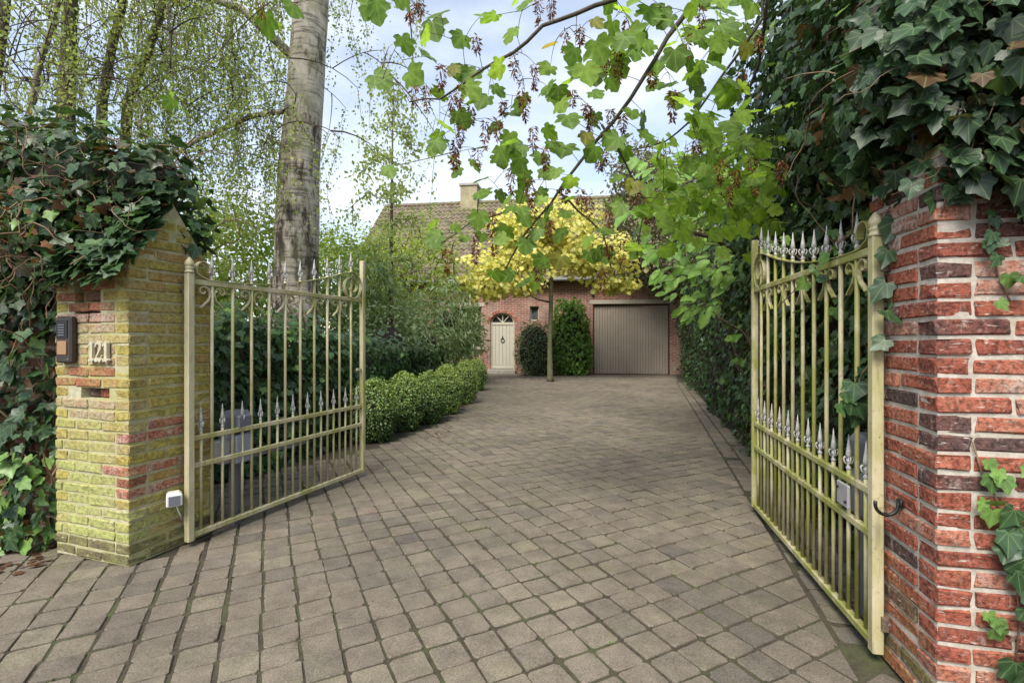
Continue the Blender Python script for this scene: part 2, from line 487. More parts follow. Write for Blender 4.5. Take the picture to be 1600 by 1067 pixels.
def mat_paver(src):
    m, ns, ls, b = nmat('concrete_paver_' + src)
    if src == 'object':
        oi = ns.new('ShaderNodeObjectInfo')
        sp = ns.new('ShaderNodeSeparateColor')
        ls.new(oi.outputs['Color'], sp.inputs[0])
        t = sp.outputs[0]
    else:
        t = attr(ns, 'tint')
    r = ramp(ns, [(0.0, (0.118, 0.103, 0.085)), (0.25, (0.157, 0.132, 0.102)), (0.5, (0.185, 0.152, 0.114)), (0.75, (0.205, 0.168, 0.122)), (0.93, (0.215, 0.186, 0.128)), (1.0, (0.20, 0.148, 0.115))])
    ls.new(t, r.inputs['Fac'])
    g = geo_pos(ns)
    c = r.outputs['Color']
    n1 = noise_node(ns, ls, 9, 6, 0.65, g)
    r1 = ramp(ns, [(0.3, 0.72), (0.7, 1.2)])
    ls.new(n1.outputs['Fac'], r1.inputs['Fac'])
    c = mixc(ns, ls, 1.0, c, r1.outputs['Color'], 'MULTIPLY')
    # stains in large patches: grey-brown wheel tracks, green film
    n4 = noise_node(ns, ls, 0.75, 5, 0.6, g)
    r4 = ramp(ns, [(0.33, 0.78), (0.64, 1.12)])
    ls.new(n4.outputs['Fac'], r4.inputs['Fac'])
    c = mixc(ns, ls, 1.0, c, r4.outputs['Color'], 'MULTIPLY')
    n5 = noise_node(ns, ls, 2.2, 6, 0.7, g)
    r5 = ramp(ns, [(0.52, 0.0), (0.74, 0.55)])
    ls.new(n5.outputs['Fac'], r5.inputs['Fac'])
    c = mixc(ns, ls, r5.outputs['Color'], c, (0.15, 0.15, 0.065))
    # aggregate: pale and dark grains
    v = ns.new('ShaderNodeTexVoronoi')
    v.inputs['Scale'].default_value = 170
    ls.new(g, v.inputs['Vector'])
    rv = ramp(ns, [(0.10, 1.0), (0.2, 0.0)])
    ls.new(v.outputs['Distance'], rv.inputs['Fac'])
    n2 = noise_node(ns, ls, 20, 3, 0.6, g)
    rn = ramp(ns, [(0.44, 0.0), (0.60, 0.7)])
    ls.new(n2.outputs['Fac'], rn.inputs['Fac'])
    c = mixc(ns, ls, mathn(ns, ls, 'MULTIPLY', rv.outputs['Color'], rn.outputs['Color']), c, (0.52, 0.48, 0.42))
    n3 = noise_node(ns, ls, 140, 4, 0.7, g)
    r3 = ramp(ns, [(0.36, 0.62), (0.6, 1.12)])
    ls.new(n3.outputs['Fac'], r3.inputs['Fac'])
    c = mixc(ns, ls, 1.0, c, r3.outputs['Color'], 'MULTIPLY')
    ls.new(c, b.inputs['Base Color'])
    b.inputs['Roughness'].default_value = 0.78
    b.inputs['Specular IOR Level'].default_value = 0.35
    h = mathn(ns, ls, 'ADD', n3.outputs['Fac'], mathn(ns, ls, 'MULTIPLY', n1.outputs['Fac'], 1.2))
    bump(ns, ls, h, b, 0.45, 0.006)
    return m
M['paver_obj'] = mat_paver('object')
M['paver_mass'] = mat_paver('attribute')

def mat_joint():
    m, ns, ls, b = nmat('joint_soil_and_moss')
    g = geo_pos(ns)
    n1 = noise_node(ns, ls, 60, 5, 0.7, g)
    r = ramp(ns, [(0.35, (0.032, 0.025, 0.016)), (0.65, (0.07, 0.055, 0.034))])
    ls.new(n1.outputs['Fac'], r.inputs['Fac'])
    n2 = noise_node(ns, ls, 3, 5, 0.7, g)
    r2 = ramp(ns, [(0.47, 0.0), (0.66, 0.6)])
    ls.new(n2.outputs['Fac'], r2.inputs['Fac'])
    c = mixc(ns, ls, r2.outputs['Color'], r.outputs['Color'], (0.075, 0.10, 0.025))
    ls.new(c, b.inputs['Base Color'])
    b.inputs['Roughness'].default_value = 1.0
    bump(ns, ls, n1.outputs['Fac'], b, 0.8, 0.01)
    return m
M['joint'] = mat_joint()

def mat_wallbrick(name, cols, mortar, scale=1.0, algae=0.0):
    "far brickwork in the object's own x-z plane"
    m, ns, ls, b = nmat(name)
    tc = ns.new('ShaderNodeTexCoord')
    sx = ns.new('ShaderNodeSeparateXYZ')
    ls.new(tc.outputs['Object'], sx.inputs[0])
    cb = ns.new('ShaderNodeCombineXYZ')
    ls.new(mathn(ns, ls, 'ADD', sx.outputs[0], sx.outputs[1]), cb.inputs[0])
    ls.new(sx.outputs[2], cb.inputs[1])
    bt = ns.new('ShaderNodeTexBrick')
    bt.inputs['Scale'].default_value = scale
    bt.inputs['Brick Width'].default_value = 0.22
    bt.inputs['Row Height'].default_value = 0.064
    bt.inputs['Mortar Size'].default_value = 0.0075
    bt.inputs['Color1'].default_value = (*cols[0], 1)
    bt.inputs['Color2'].default_value = (*cols[1], 1)
    bt.inputs['Mortar'].default_value = (*mortar, 1)
    ls.new(cb.outputs[0], bt.inputs['Vector'])
    n1 = noise_node(ns, ls, 3, 6, 0.65, tc.outputs['Object'])
    r1 = ramp(ns, [(0.3, 0.6), (0.7, 1.35)])
    ls.new(n1.outputs['Fac'], r1.inputs['Fac'])
    c = mixc(ns, ls, 1.0, bt.outputs['Color'], r1.outputs['Color'], 'MULTIPLY')
    n2 = noise_node(ns, ls, 1.1, 5, 0.7, tc.outputs['Object'])
    r2 = ramp(ns, [(0.5, 0.0), (0.75, 0.6)])
    ls.new(n2.outputs['Fac'], r2.inputs['Fac'])
    c = mixc(ns, ls, r2.outputs['Color'], c, (0.42, 0.36, 0.30))
    if algae > 0:
        n3 = noise_node(ns, ls, 2, 5, 0.7, tc.outputs['Object'])
        r3 = ramp(ns, [(0.3, 0.0), (0.6, algae)])
        ls.new(n3.outputs['Fac'], r3.inputs['Fac'])
        c = mixc(ns, ls, r3.outputs['Color'], c, (0.33, 0.30, 0.13))
    ls.new(c, b.inputs['Base Color'])
    b.inputs['Roughness'].default_value = 0.9
    inv = mathn(ns, ls, 'SUBTRACT', 1.0, bt.outputs['Fac'])
    bump(ns, ls, inv, b, 0.7, 0.01)
    return m
M['house_brick'] = mat_wallbrick('house_brickwork', ((0.34, 0.13, 0.085), (0.24, 0.085, 0.06)), (0.46, 0.40, 0.34))
M['chimney_brick'] = mat_wallbrick('chimney_brickwork', ((0.40, 0.33, 0.20), (0.34, 0.26, 0.16)), (0.42, 0.38, 0.30), 1.0, 0.5)
M['old_brick'] = mat_wallbrick('boundary_brickwork', ((0.34, 0.13, 0.085), (0.16, 0.07, 0.055)), (0.42, 0.37, 0.30), 1.0, 0.3)

def mat_tile():
    m, ns, ls, b = nmat('mossy_clay_tile')
    g = geo_pos(ns)
    r = ramp(ns, [(0.0, (0.10, 0.075, 0.055)), (0.5, (0.17, 0.125, 0.09)), (1.0, (0.26, 0.19, 0.14))])
    ls.new(attr(ns, 'tint'), r.inputs['Fac'])
    n1 = noise_node(ns, ls, 1.4, 6, 0.7, g)
    r1 = ramp(ns, [(0.42, 0.0), (0.66, 0.8)])
    ls.new(n1.outputs['Fac'], r1.inputs['Fac'])
    c = mixc(ns, ls, r1.outputs['Color'], r.outputs['Color'], (0.17, 0.19, 0.055))
    n2 = noise_node(ns, ls, 12, 5, 0.7, g)
    r2 = ramp(ns, [(0.3, 0.6), (0.7, 1.25)])
    ls.new(n2.outputs['Fac'], r2.inputs['Fac'])
    c = mixc(ns, ls, 1.0, c, r2.outputs['Color'], 'MULTIPLY')
    ls.new(c, b.inputs['Base Color'])
    b.inputs['Roughness'].default_value = 0.85
    bump(ns, ls, n2.outputs['Fac'], b, 0.4, 0.01)
    return m
M['tile'] = mat_tile()

def mat_birchbark():
    m, ns, ls, b = nmat('birch_bark')
    g = geo_pos(ns)
    sx = ns.new('ShaderNodeSeparateXYZ'); ls.new(g, sx.inputs[0])
    n1 = noise_node(ns, ls, 9, 8, 0.75, g, (1.0, 1.0, 0.30))       # vertical fissures
    n2 = noise_node(ns, ls, 6, 5, 0.6, g, (0.5, 0.5, 4.5))        # horizontal lenticels
    n3 = noise_node(ns, ls, 1.3, 4, 0.6, g)
    # old bark low on the stem is fissured and dark, the upper stem pale
    hgt = mathn(ns, ls, 'MULTIPLY', mathn(ns, ls, 'SUBTRACT', sx.outputs[2], 2.5), 0.055)
    k = mathn(ns, ls, 'ADD', mathn(ns, ls, 'MULTIPLY', mathn(ns, ls, 'SUBTRACT', n1.outputs['Fac'], 0.5), 1.9), 0.5)
    k = mathn(ns, ls, 'ADD', k, hgt)
    k = mathn(ns, ls, 'ADD', k, mathn(ns, ls, 'MULTIPLY', mathn(ns, ls, 'SUBTRACT', n3.outputs['Fac'], 0.5), 0.9))
    r = ramp(ns, [(0.34, (0.06, 0.047, 0.035)), (0.42, (0.17, 0.135, 0.10)), (0.48, (0.34, 0.28, 0.215)), (0.58, (0.52, 0.45, 0.36)), (0.9, (0.70, 0.64, 0.53))])
    ls.new(k, r.inputs['Fac'])
    r2 = ramp(ns, [(0.53, 1.0), (0.60, 0.42)])
    ls.new(n2.outputs['Fac'], r2.inputs['Fac'])
    c = mixc(ns, ls, 1.0, r.outputs['Color'], r2.outputs['Color'], 'MULTIPLY')
    n4 = noise_node(ns, ls, 2.1, 5, 0.65, g)
    r4 = ramp(ns, [(0.52, 0.0), (0.66, 0.55)])
    ls.new(n4.outputs['Fac'], r4.inputs['Fac'])
    c = mixc(ns, ls, r4.outputs['Color'], c, (0.22, 0.21, 0.10))
    ls.new(c, b.inputs['Base Color'])
    b.inputs['Roughness'].default_value = 0.9
    bump(ns, ls, n1.outputs['Fac'], b, 0.9, 0.05)
    return m
M['birch_bark'] = mat_birchbark()

# ------------------------------------------------------------------ leaf shapes and leaf sets
def _leaf(pts, center, fold=0.14, cup=-0.22):
    vs = [(0.0, center, -0.0)] + [(x, y, 0) for x, y in pts]
    out = [(x, y, fold * abs(x) + cup * (y - 0.35) * abs(y - 0.35) * 0.8 - 0.12 * x * x) for x, y, _ in vs]
    n = len(pts)
    tri = [(0, 1 + (i + 1) % n, 1 + i) for i in range(n)]
    rib = [1.0] + [0.55 if abs(x) < 1e-6 else 0.0 for x, y in pts]
    return np.array(out), np.array(tri), np.array(rib)
def _sym(h):
    return h + [(-x, y) for x, y in reversed(h) if abs(x) > 1e-6]
SHAPE = {
    'ivy': _leaf(_sym([(0, 0.05), (.18, -.10), (.40, -.04), (.47, .10), (.41, .25), (.50, .44), (.44, .52), (.26, .60), (.12, .84), (0, 1.0)]), 0.3),
    'maple': _leaf(_sym([(0, 0.0), (.14, -.12), (.36, -.10), (.47, .0), (.42, .14), (.60, .26), (.66, .50), (.46, .50), (.37, .54), (.42, .70), (.30, .80), (.18, .90), (0, 1.0)]), 0.28, 0.10, -0.25),
    'oval': _leaf(_sym([(0, 0), (.24, .22), (.30, .52), (.16, .84), (0, 1.0)]), 0.45, 0.2, -0.3),
    'lance': _leaf(_sym([(0, 0), (.11, .3), (.12, .65), (0, 1.0)]), 0.5, 0.2, -0.5),
}
SHAPE['rhomb'] = (np.array([(0, 0, 0), (.36, .42, .10), (0, 1, -.05), (-.36, .42, .10)]), np.array([(0, 1, 2), (0, 2, 3)]), np.array([1.0, 0, .5, 0]))
SHAPE['wing'] = (np.array([(0, 0, 0), (.10, .18, .02), (.17, .65, 0), (0, 1, -.05), (-.08, .5, .03)]), np.array([(0, 1, 4), (1, 2, 4), (2, 3, 4)]), np.array([1.0, 0, 0, 0, 0]))

def unit(a):
    return a / np.maximum(np.linalg.norm(a, axis=-1, keepdims=True), 1e-9)

def frames(N, D):
    N = unit(N)
    D = D - N * np.sum(D * N, axis=1, keepdims=True)
    bad = np.linalg.norm(D, axis=1) < 1e-4
    D[bad] = np.cross(N[bad], np.array((0.3, 0.9, 0.1)))
    D = unit(D)
    X = np.cross(D, N)
    return np.stack([X, D, N], axis=1)        # rows

def tri_mesh(name, V, T, tint=None, rib=None, smooth=True, lc=None):
    me = bpy.data.meshes.new(name)
    nv, nt = len(V), len(T)
    me.vertices.add(nv)
    me.vertices.foreach_set('co', V.astype(np.float32).ravel())
    me.loops.add(nt * 3)
    me.loops.foreach_set('vertex_index', T.astype(np.int32).ravel())
    me.polygons.add(nt)
    me.polygons.foreach_set('loop_start', np.arange(0, nt * 3, 3, dtype=np.int32))
    me.polygons.foreach_set('use_smooth', np.full(nt, bool(smooth)))
    if tint is not None:
        me.attributes.new('tint', 'FLOAT', 'POINT').data.foreach_set('value', tint.astype(np.float32))
    if lc is not None:
        me.attributes.new('lc', 'FLOAT_VECTOR', 'POINT').data.foreach_set('vector', lc.astype(np.float32).ravel())
    if rib is not None:
        me.attributes.new('rib', 'FLOAT', 'POINT').data.foreach_set('value', rib.astype(np.float32))
    me.update(calc_edges=True)
    return me

_variants = {}
def leaf_variant(shape, matk, tint, which):
    key = (shape, matk, int(tint * 13.99), which)
    if key not in _variants:
        V, T, R = SHAPE[shape]
        V0 = V.copy()
        V = V * np.array((1.0 + 0.12 * (which - 1), 1.0, (0.4, 1.4, 2.5)[which]))
        V = V + np.array(rng.normal(0, 0.018, V.shape))
        me = tri_mesh(shape + '_leaf', V, T, np.full(len(V), (key[2] + 0.5) / 14), None, True, V0)
        me.materials.append(M[matk])
        _variants[key] = me
    return _variants[key]

def leaves(parent, shape, matk, pos, N, D, size, tint, parts=0, name='foliage', score=None):
    "leaves of one plant: the largest in the picture as leaf objects, the rest joined"
    pos = np.asarray(pos, float); n = len(pos)
    if n == 0: return
    size = np.broadcast_to(np.asarray(size, float), (n,)).copy()
    tint = np.clip(np.broadcast_to(np.asarray(tint, float), (n,)), 0, 0.999)
    R = frames(np.asarray(N, float), np.asarray(D, float).copy())
    keep = np.ones(n, bool)
    loc = np.array(parent.location)
    if parts > 0:
        Y = np.maximum(pos[:, 1], 0.2)
        px = pos[:, 0] / Y * F + CX; py = HY - (pos[:, 2] - CH) / Y * F
        inside = (px > -10) & (px < 1610) & (py > -15) & (py < 1075)
        view = unit(np.array((0, 0, CH)) - pos)
        face = np.abs(np.sum(R[:, 2] * view, axis=1))
        sc = size / Y * (0.25 + face) * inside
        if score is not None: sc = sc * score
        idx = np.argsort(-sc)[:parts]
        idx = idx[sc[idx] > 0]
        for i in idx:
            me = leaf_variant(shape, matk, tint[i], int(rng.integers(0, 3)))
            o = bpy.data.objects.new('leaf', me)
            COL.objects.link(o)
            o.parent = parent
            m = np.eye(4)
            m[:3, :3] = R[i].T * size[i]
            m[:3, 3] = pos[i] - loc
            o.matrix_basis = Matrix(m.tolist())
        keep[idx] = False
    pos, R, size, tint = pos[keep], R[keep], size[keep], tint[keep]
    n = len(pos)
    if n == 0: return
    V, T, rib = SHAPE[shape]
    k = len(V)
    W = np.ones((n, 1, 3))
    W[:, 0, 0] = rng.uniform(0.85, 1.15, n); W[:, 0, 2] = rng.uniform(0.0, 2.0, n)
    L = V[None] * W
    out = pos[:, None, :] + size[:, None, None] * np.einsum('nki,nij->nkj', L, R)
    TT = (T[None] + (np.arange(n) * k)[:, None, None]).reshape(-1, 3)
    me = tri_mesh(name, out.reshape(-1, 3), TT, np.repeat(tint, k), None, True, np.tile(V, (n, 1)) if shape in ('ivy', 'maple', 'oval', 'lance') else None)
    me.materials.append(M[matk])
    o = link(name, me, None, parent)
    o['kind'] = 'stuff'
    return o

def nz3(p, f):
    return np.array([mnoise.noise(Vector((q[0] * f, q[1] * f, q[2] * f))) for q in p])

def ell_points(ells, n, shell=(0.72, 1.06), seed_f=2.2, lump=0.16):
    "points spread through the outer shell of a union of ellipsoids (centre, radii)"
    C = np.array([e[0] for e in ells], float); Rr = np.array([e[1] for e in ells], float)
    w = (Rr[:, 0] * Rr[:, 1] + Rr[:, 1] * Rr[:, 2] + Rr[:, 0] * Rr[:, 2])
    w = w / w.sum()
    pts, nrm = [], []
    got = 0
    while got < n:
        m = int((n - got) * 1.6) + 50
        k = rng.choice(len(ells), m, p=w)
        d = unit(rng.normal(size=(m, 3)))
        lf = 1 + lump * nz3(d * 1.0 + C[k], seed_f)
        p = C[k] + d * Rr[k] * (rng.uniform(shell[0], shell[1], m) * lf)[:, None]
        ok = np.ones(m, bool)
        for j in range(len(ells)):
            q = (p - C[j]) / Rr[j]
            ok &= ~((np.sum(q * q, axis=1) < 0.55) & (k != j))
        nn = unit(d / Rr[k])
        pts.append(p[ok]); nrm.append(nn[ok]); got += ok.sum()
    return np.concatenate(pts)[:n], np.concatenate(nrm)[:n]

def clump(p, f=2.5):
    return nz3(p, f)

def hull(ells, name, mat, parent, k=0.72):  # dark body added inside foliage so light does not pass between the leaves
    mb = MB()
    for c, r in ells:
        nu, nv = 14, 8
        vs, fs = [], []
        for i in range(nv + 1):
            th = math.pi * i / nv
            for j in range(nu):
                ph = 2 * math.pi * j / nu
                d = Vector((math.sin(th) * math.cos(ph), math.sin(th) * math.sin(ph), math.cos(th)))
                s = k * (1 + 0.25 * mnoise.noise(d * 2.3 + Vector(c)))
                vs.append((c[0] + d.x * r[0] * s, c[1] + d.y * r[1] * s, max(0.0, c[2] + d.z * r[2] * s)))
        for i in range(nv):
            for j in range(nu):
                j2 = (j + 1) % nu
                fs.append((i * nu + j, (i + 1) * nu + j, (i + 1) * nu + j2, i * nu + j2))
        mb.add(vs, fs)
    o = mb.build(name, mat, parent, True)
    if len(ells) > 1: o['kind'] = 'stuff'
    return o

def wander(p, d, n, step, jit, grav=0.0):
    p = np.array(p, float); d = unit(np.array(d, float)); out = [p.copy()]
    for _ in range(n):
        d = unit(d + rng.normal(0, jit, 3) + np.array((0, 0, grav)))
        p = p + d * step
        out.append(p.copy())
    return out

def grow(nodes, targets, lift=0.14):
    "join every target to its nearest node; returns list of (a, b) points"
    nodes = [np.array(q, float) for q in nodes]
    A = np.array(nodes)
    T = np.array(targets, float)
    d0 = np.min(np.linalg.norm(T[:, None] - A[None], axis=2), axis=1)
    segs = []
    for i in np.argsort(d0):
        k = np.argmin(np.linalg.norm(A - T[i], axis=1))
        a, b = A[k].copy(), T[i].copy()
        L_ = np.linalg.norm(b - a)
        c = a * .5 + b * .5 + np.array((0, 0, lift * L_)) + rng.normal(0, .05 * L_, 3)
        path = [a * (1 - u) ** 2 + c * 2 * u * (1 - u) + b * u * u for u in np.linspace(0, 1, 6)]
        segs.append((path, L_))
        A = np.vstack([A, np.array(path[1:4])])
        # new nodes lie on the drawn twig, short of its tip
    return segs
def taper(L_, r, tip, n=6):
    return [r + (tip - r) * i / (n - 1) for i in range(n)]

# ================================================================== THE SETTING
def in_poly(x, y, poly):
    c = False; n = len(poly); j = n - 1
    for i in range(n):
        xi, yi = poly[i]; xj, yj = poly[j]
        if (yi > y) != (yj > y) and x < (xj - xi) * (y - yi) / (yj - yi) + xi: c = not c
        j = i
    return c

mb = MB()
ground_pts = []
NG = 40
for i in range(NG + 1):
    for j in range(NG + 1):
        a = (i / NG * 2 - 1); b_ = (j / NG * 2 - 1)
        ground_pts.append((300 * a * abs(a), 8 + 300 * b_ * abs(b_), -0.035))
mb.add(ground_pts, [(i * (NG + 1) + j, (i + 1) * (NG + 1) + j, (i + 1) * (NG + 1) + j + 1, i * (NG + 1) + j + 1) for i in range(NG) for j in range(NG)])
ground = mb.build('ground', M['soil']); tag(ground, 'brown garden soil around the driveway', kind='structure')

def right_edge(Y): return 1.29 + (Y - 1.92) * 0.285
AX = np.array((-0.951, 0.309)); BX = np.array((0.309, 0.951))     # left pillar: along its street face, along its gate face
PL = np.array((-2.019, 2.545)); PL_A, PL_B = 0.58, 0.48
RA = np.array((0.98, -0.199)); RB = np.array((0.199, 0.98))       # right pillar
PR = np.array((1.335, 1.52)); PR_A, PR_B = 0.66, 0.40

DRIVE = [(-5.0, 0.45), (3.2, 0.45), (3.2, 1.14), (1.345, 1.50), (1.345, 1.7), (1.29, 1.92), (right_edge(13), 13.0), (5.45, 16.3), (-0.95, 17.2),
         (-0.85, 12.9), (-0.82, 8.9), (-0.98, 6.7), (-1.18, 6.4), (-1.33, 5.66), (-1.75, 4.95), (-2.3, 4.1), (-2.7, 3.7), (-2.5, 3.0), (-1.87, 3.0),
         (-2.02, 2.54), (-2.57, 2.72), (-5.0, 3.5)]
mb = MB()
mb.add([(x, y, -0.0065) for x, y in [(-5.2, .4), (3.4, .4), (3.4, 1.3), (1.75, 1.6), (1.75, 2.2), (right_edge(13) + .45, 13), (5.9, 16.4), (-1.2, 17.25), (-1.1, 12.9), (-1.05, 8.9), (-1.35, 6.6), (-2.0, 4.95), (-2.9, 3.9), (-2.9, 2.95), (-5.2, 3.7)]], [tuple(range(15))])
drive = mb.build('driveway', M['joint']); tag(drive, 'grey brown square concrete pavers with mossy joints', kind='structure')

PITCH = 0.1435
U = np.array((-0.4515, 0.8923)); V2 = np.array((0.8923, 0.4515))
ORI = np.array((-0.2076, 1.944))
def paver_shape(r):
    h = 0.0665
    o = []
    for sx, sy in ((1, 1), (-1, 1), (-1, -1), (1, -1)):
        c = 0.006 + abs(r.normal(0, 0.005)); e = h + r.normal(0, 0.0016); e2 = h + r.normal(0, 0.0016)
        p1 = (sx * e, sy * (e2 - c)); p2 = (sx * (e - c), sy * e2)
        o += [p1, p2] if sx * sy > 0 else [p2, p1]
    # a worn nick in the middle of each edge
    pts = []
    for i in range(8):
        pts.append(o[i])
        if i % 2 == 1:
            a, b = np.array(o[i]), np.array(o[(i + 1) % 8])
            m = (a + b) / 2; m = m * (1 - abs(r.normal(0, 0.02)))
            pts.append(tuple(m))
    n = len(pts)
    t = r.normal(0, 0.007, 2)
    top = [(x * 0.962, y * 0.962, 0.0 + t[0] * x + t[1] * y + r.normal(0, 0.0004)) for x, y in pts]
    mid = [(x, y, -0.0040 + t[0] * x + t[1] * y) for x, y in pts]
    low = [(x, y, -0.03) for x, y in pts]
    V = np.array(top + mid + low + [(0, 0, 0.0012)])
    T = []
    for i in range(n):
        j = (i + 1) % n
        T += [(3 * n, i, j), (i, n + i, n + j), (i, n + j, j), (n + i, 2 * n + i, 2 * n + j), (n + i, 2 * n + j, n + j)]
    return V, np.array(T)
PSH = [paver_shape(np.random.default_rng(900 + i)) for i in range(14)]
PME = []
for i, (V_, T_) in enumerate(PSH):
    me = tri_mesh('paver', V_, T_, np.full(len(V_), .5), None, False); me.materials.append(M['paver_obj']); PME.append(me)

pv = []; cut = []
dl = unit(np.array((0.285, 1.0))); nl = np.array((dl[1], -dl[0]))
for i in range(-60, 130):
    for j in range(-60, 90):
        p = ORI + U * (i + 0.5) * PITCH + V2 * (j + 0.5) * PITCH
        if p[1] < 0.4 or p[1] > 17.3: continue
        w = np.array((mnoise.noise(Vector((p[0] * 1.3, p[1] * 1.3, 0.3))), mnoise.noise(Vector((p[0] * 1.3, p[1] * 1.3, 7.7))))) * 0.022
        w *= min(1.0, 3.5 / p[1] + 0.4)
        q = p + w + rng.normal(0, 0.0022, 2)
        dline = ((p[0] - 1.29) * dl[1] - (p[1] - 1.92) * dl[0])
        if 1.75 < p[1] < 13.5 and abs(dline) < 0.105:
            cut.append((q[0], q[1])); continue
        if not in_poly(p[0], p[1], DRIVE): continue
        pv.append((q[0], q[1], math.atan2(V2[1], V2[0]) + rng.normal(0, 0.012), rng.normal(0, 0.0018), 1.0))
# border rows laid along the right edge
dl = unit(np.array((0.285, 1.0))); nl = np.array((dl[1], -dl[0]))
for row, off in enumerate((0.082, 0.236)):
    s = 0.0
    while s < 12.0:
        p = np.array((1.29, 1.92)) + dl * (s + 0.08 + row * 0.07) + nl * off
        pv.append((p[0] + rng.normal(0, .003), p[1], math.atan2(dl[1], dl[0]) + rng.normal(0, 0.015), -0.003 + rng.normal(0, 0.002), 0.98))
        s += PITCH
pv = np.array(pv)
vis = (np.abs(pv[:, 0]) / pv[:, 1] < 1.04) & (pv[:, 1] > 1.62)
order = np.argsort(np.where(vis, pv[:, 1], 99))
parts_i = set(order[:300].tolist())
def paver_tint(x, y):
    t = 0.5 + 0.17 * rng.normal() + 0.25 * mnoise.noise(Vector((x * 0.8, y * 0.8, 2)))
    return float(np.clip(t, 0, 1))
bulkV, bulkT, bulkA = [], [], []
off = 0
for i, (x, y, rz, dz, sc) in enumerate(pv):
    k = int(rng.integers(0, 14)); t = paver_tint(x, y)
    rz += math.pi / 2 * int(rng.integers(0, 4))
    if i in parts_i:
        o = bpy.data.objects.new('paver', PME[k]); COL.objects.link(o); o.parent = drive
        o.location = (x, y, dz); o.rotation_euler = (0, 0, rz); o.scale = (sc, sc, 1); o.color = (t, 0, 0, 1)
    else:
        V_, T_ = PSH[k]
        c, s_ = math.cos(rz), math.sin(rz)
        W = np.stack([V_[:, 0] * c - V_[:, 1] * s_ + x, V_[:, 0] * s_ + V_[:, 1] * c + y, V_[:, 2] + dz], 1)
        bulkV.append(W); bulkT.append(T_ + off); bulkA.append(np.full(len(V_), t)); off += len(V_)
# pavers cut along the border row
for x, y in cut:
    h_ = PITCH / 2 - 0.0055
    ply = [np.array((x, y)) + U * a * h_ + V2 * b * h_ for a, b in ((-1, -1), (-1, 1), (1, 1), (1, -1))]
    sd = [float((q[0] - 1.29) * dl[1] - (q[1] - 1.92) * dl[0]) + 0.006 for q in ply]
    o_ = []
    for k in range(4):
        a, b = ply[k], ply[(k + 1) % 4]; da, db = sd[k], sd[(k + 1) % 4]
        if da <= 0: o_.append(a)
        if (da <= 0) != (db <= 0): o_.append(a + (b - a) * da / (da - db))
    if len(o_) < 3: continue
    ar = 0.5 * sum(o_[k][0] * o_[(k + 1) % len(o_)][1] - o_[(k + 1) % len(o_)][0] * o_[k][1] for k in range(len(o_)))
    if abs(ar) < 0.0012: continue
    if ar < 0: o_ = o_[::-1]
    c_ = sum(o_) / len(o_); n_ = len(o_)
    V_ = np.array([(*(c_ + (q - c_) * .94), 0.0) for q in o_] + [(*q, -.004) for q in o_] + [(*q, -.03) for q in o_] + [(*c_, .001)])
    T_ = []
    for k in range(n_):
        j = (k + 1) % n_
        T_ += [(3 * n_, k, j), (k, n_ + k, n_ + j), (k, n_ + j, j), (n_ + k, 2 * n_ + k, 2 * n_ + j), (n_ + k, 2 * n_ + j, n_ + j)]
    bulkV.append(V_); bulkT.append(np.array(T_) + off); bulkA.append(np.full(len(V_), paver_tint(x, y))); off += len(V_)
me = tri_mesh('paver_field', np.concatenate(bulkV), np.concatenate(bulkT), np.concatenate(bulkA), None, False)
o = link('paver_field', me, M['paver_mass'], drive); o['kind'] = 'stuff'
print('pavers', len(pv))

# ------------------------------------------------------------------ brick pillars
def brick_mesh(L, W, H, r):
    bm = bmesh.new()
    bmesh.ops.create_cube(bm, size=1.0)
    for v in bm.verts: v.co = Vector((v.co.x * L, v.co.y * W, v.co.z * H))
    bmesh.ops.bevel(bm, geom=list(bm.edges), offset=0.0045, segments=1, affect='EDGES')
    for v in bm.verts:
        v.co += Vector((r.normal(0, 0.0028), r.normal(0, 0.0013), r.normal(0, 0.0023)))
    me = bpy.data.meshes.new('brick'); bm.to_mesh(me); bm.free()
    me.materials.append(M['brick'])
    return me
BL, BW, BH, BJ = 0.200, 0.095, 0.047, 0.0105
_br = np.random.default_rng(55)
BR_L = [brick_mesh(BL, BW, BH, _br) for _ in range(9)]
BR_S = [brick_mesh(BW, BW, BH, _br) for _ in range(9)]

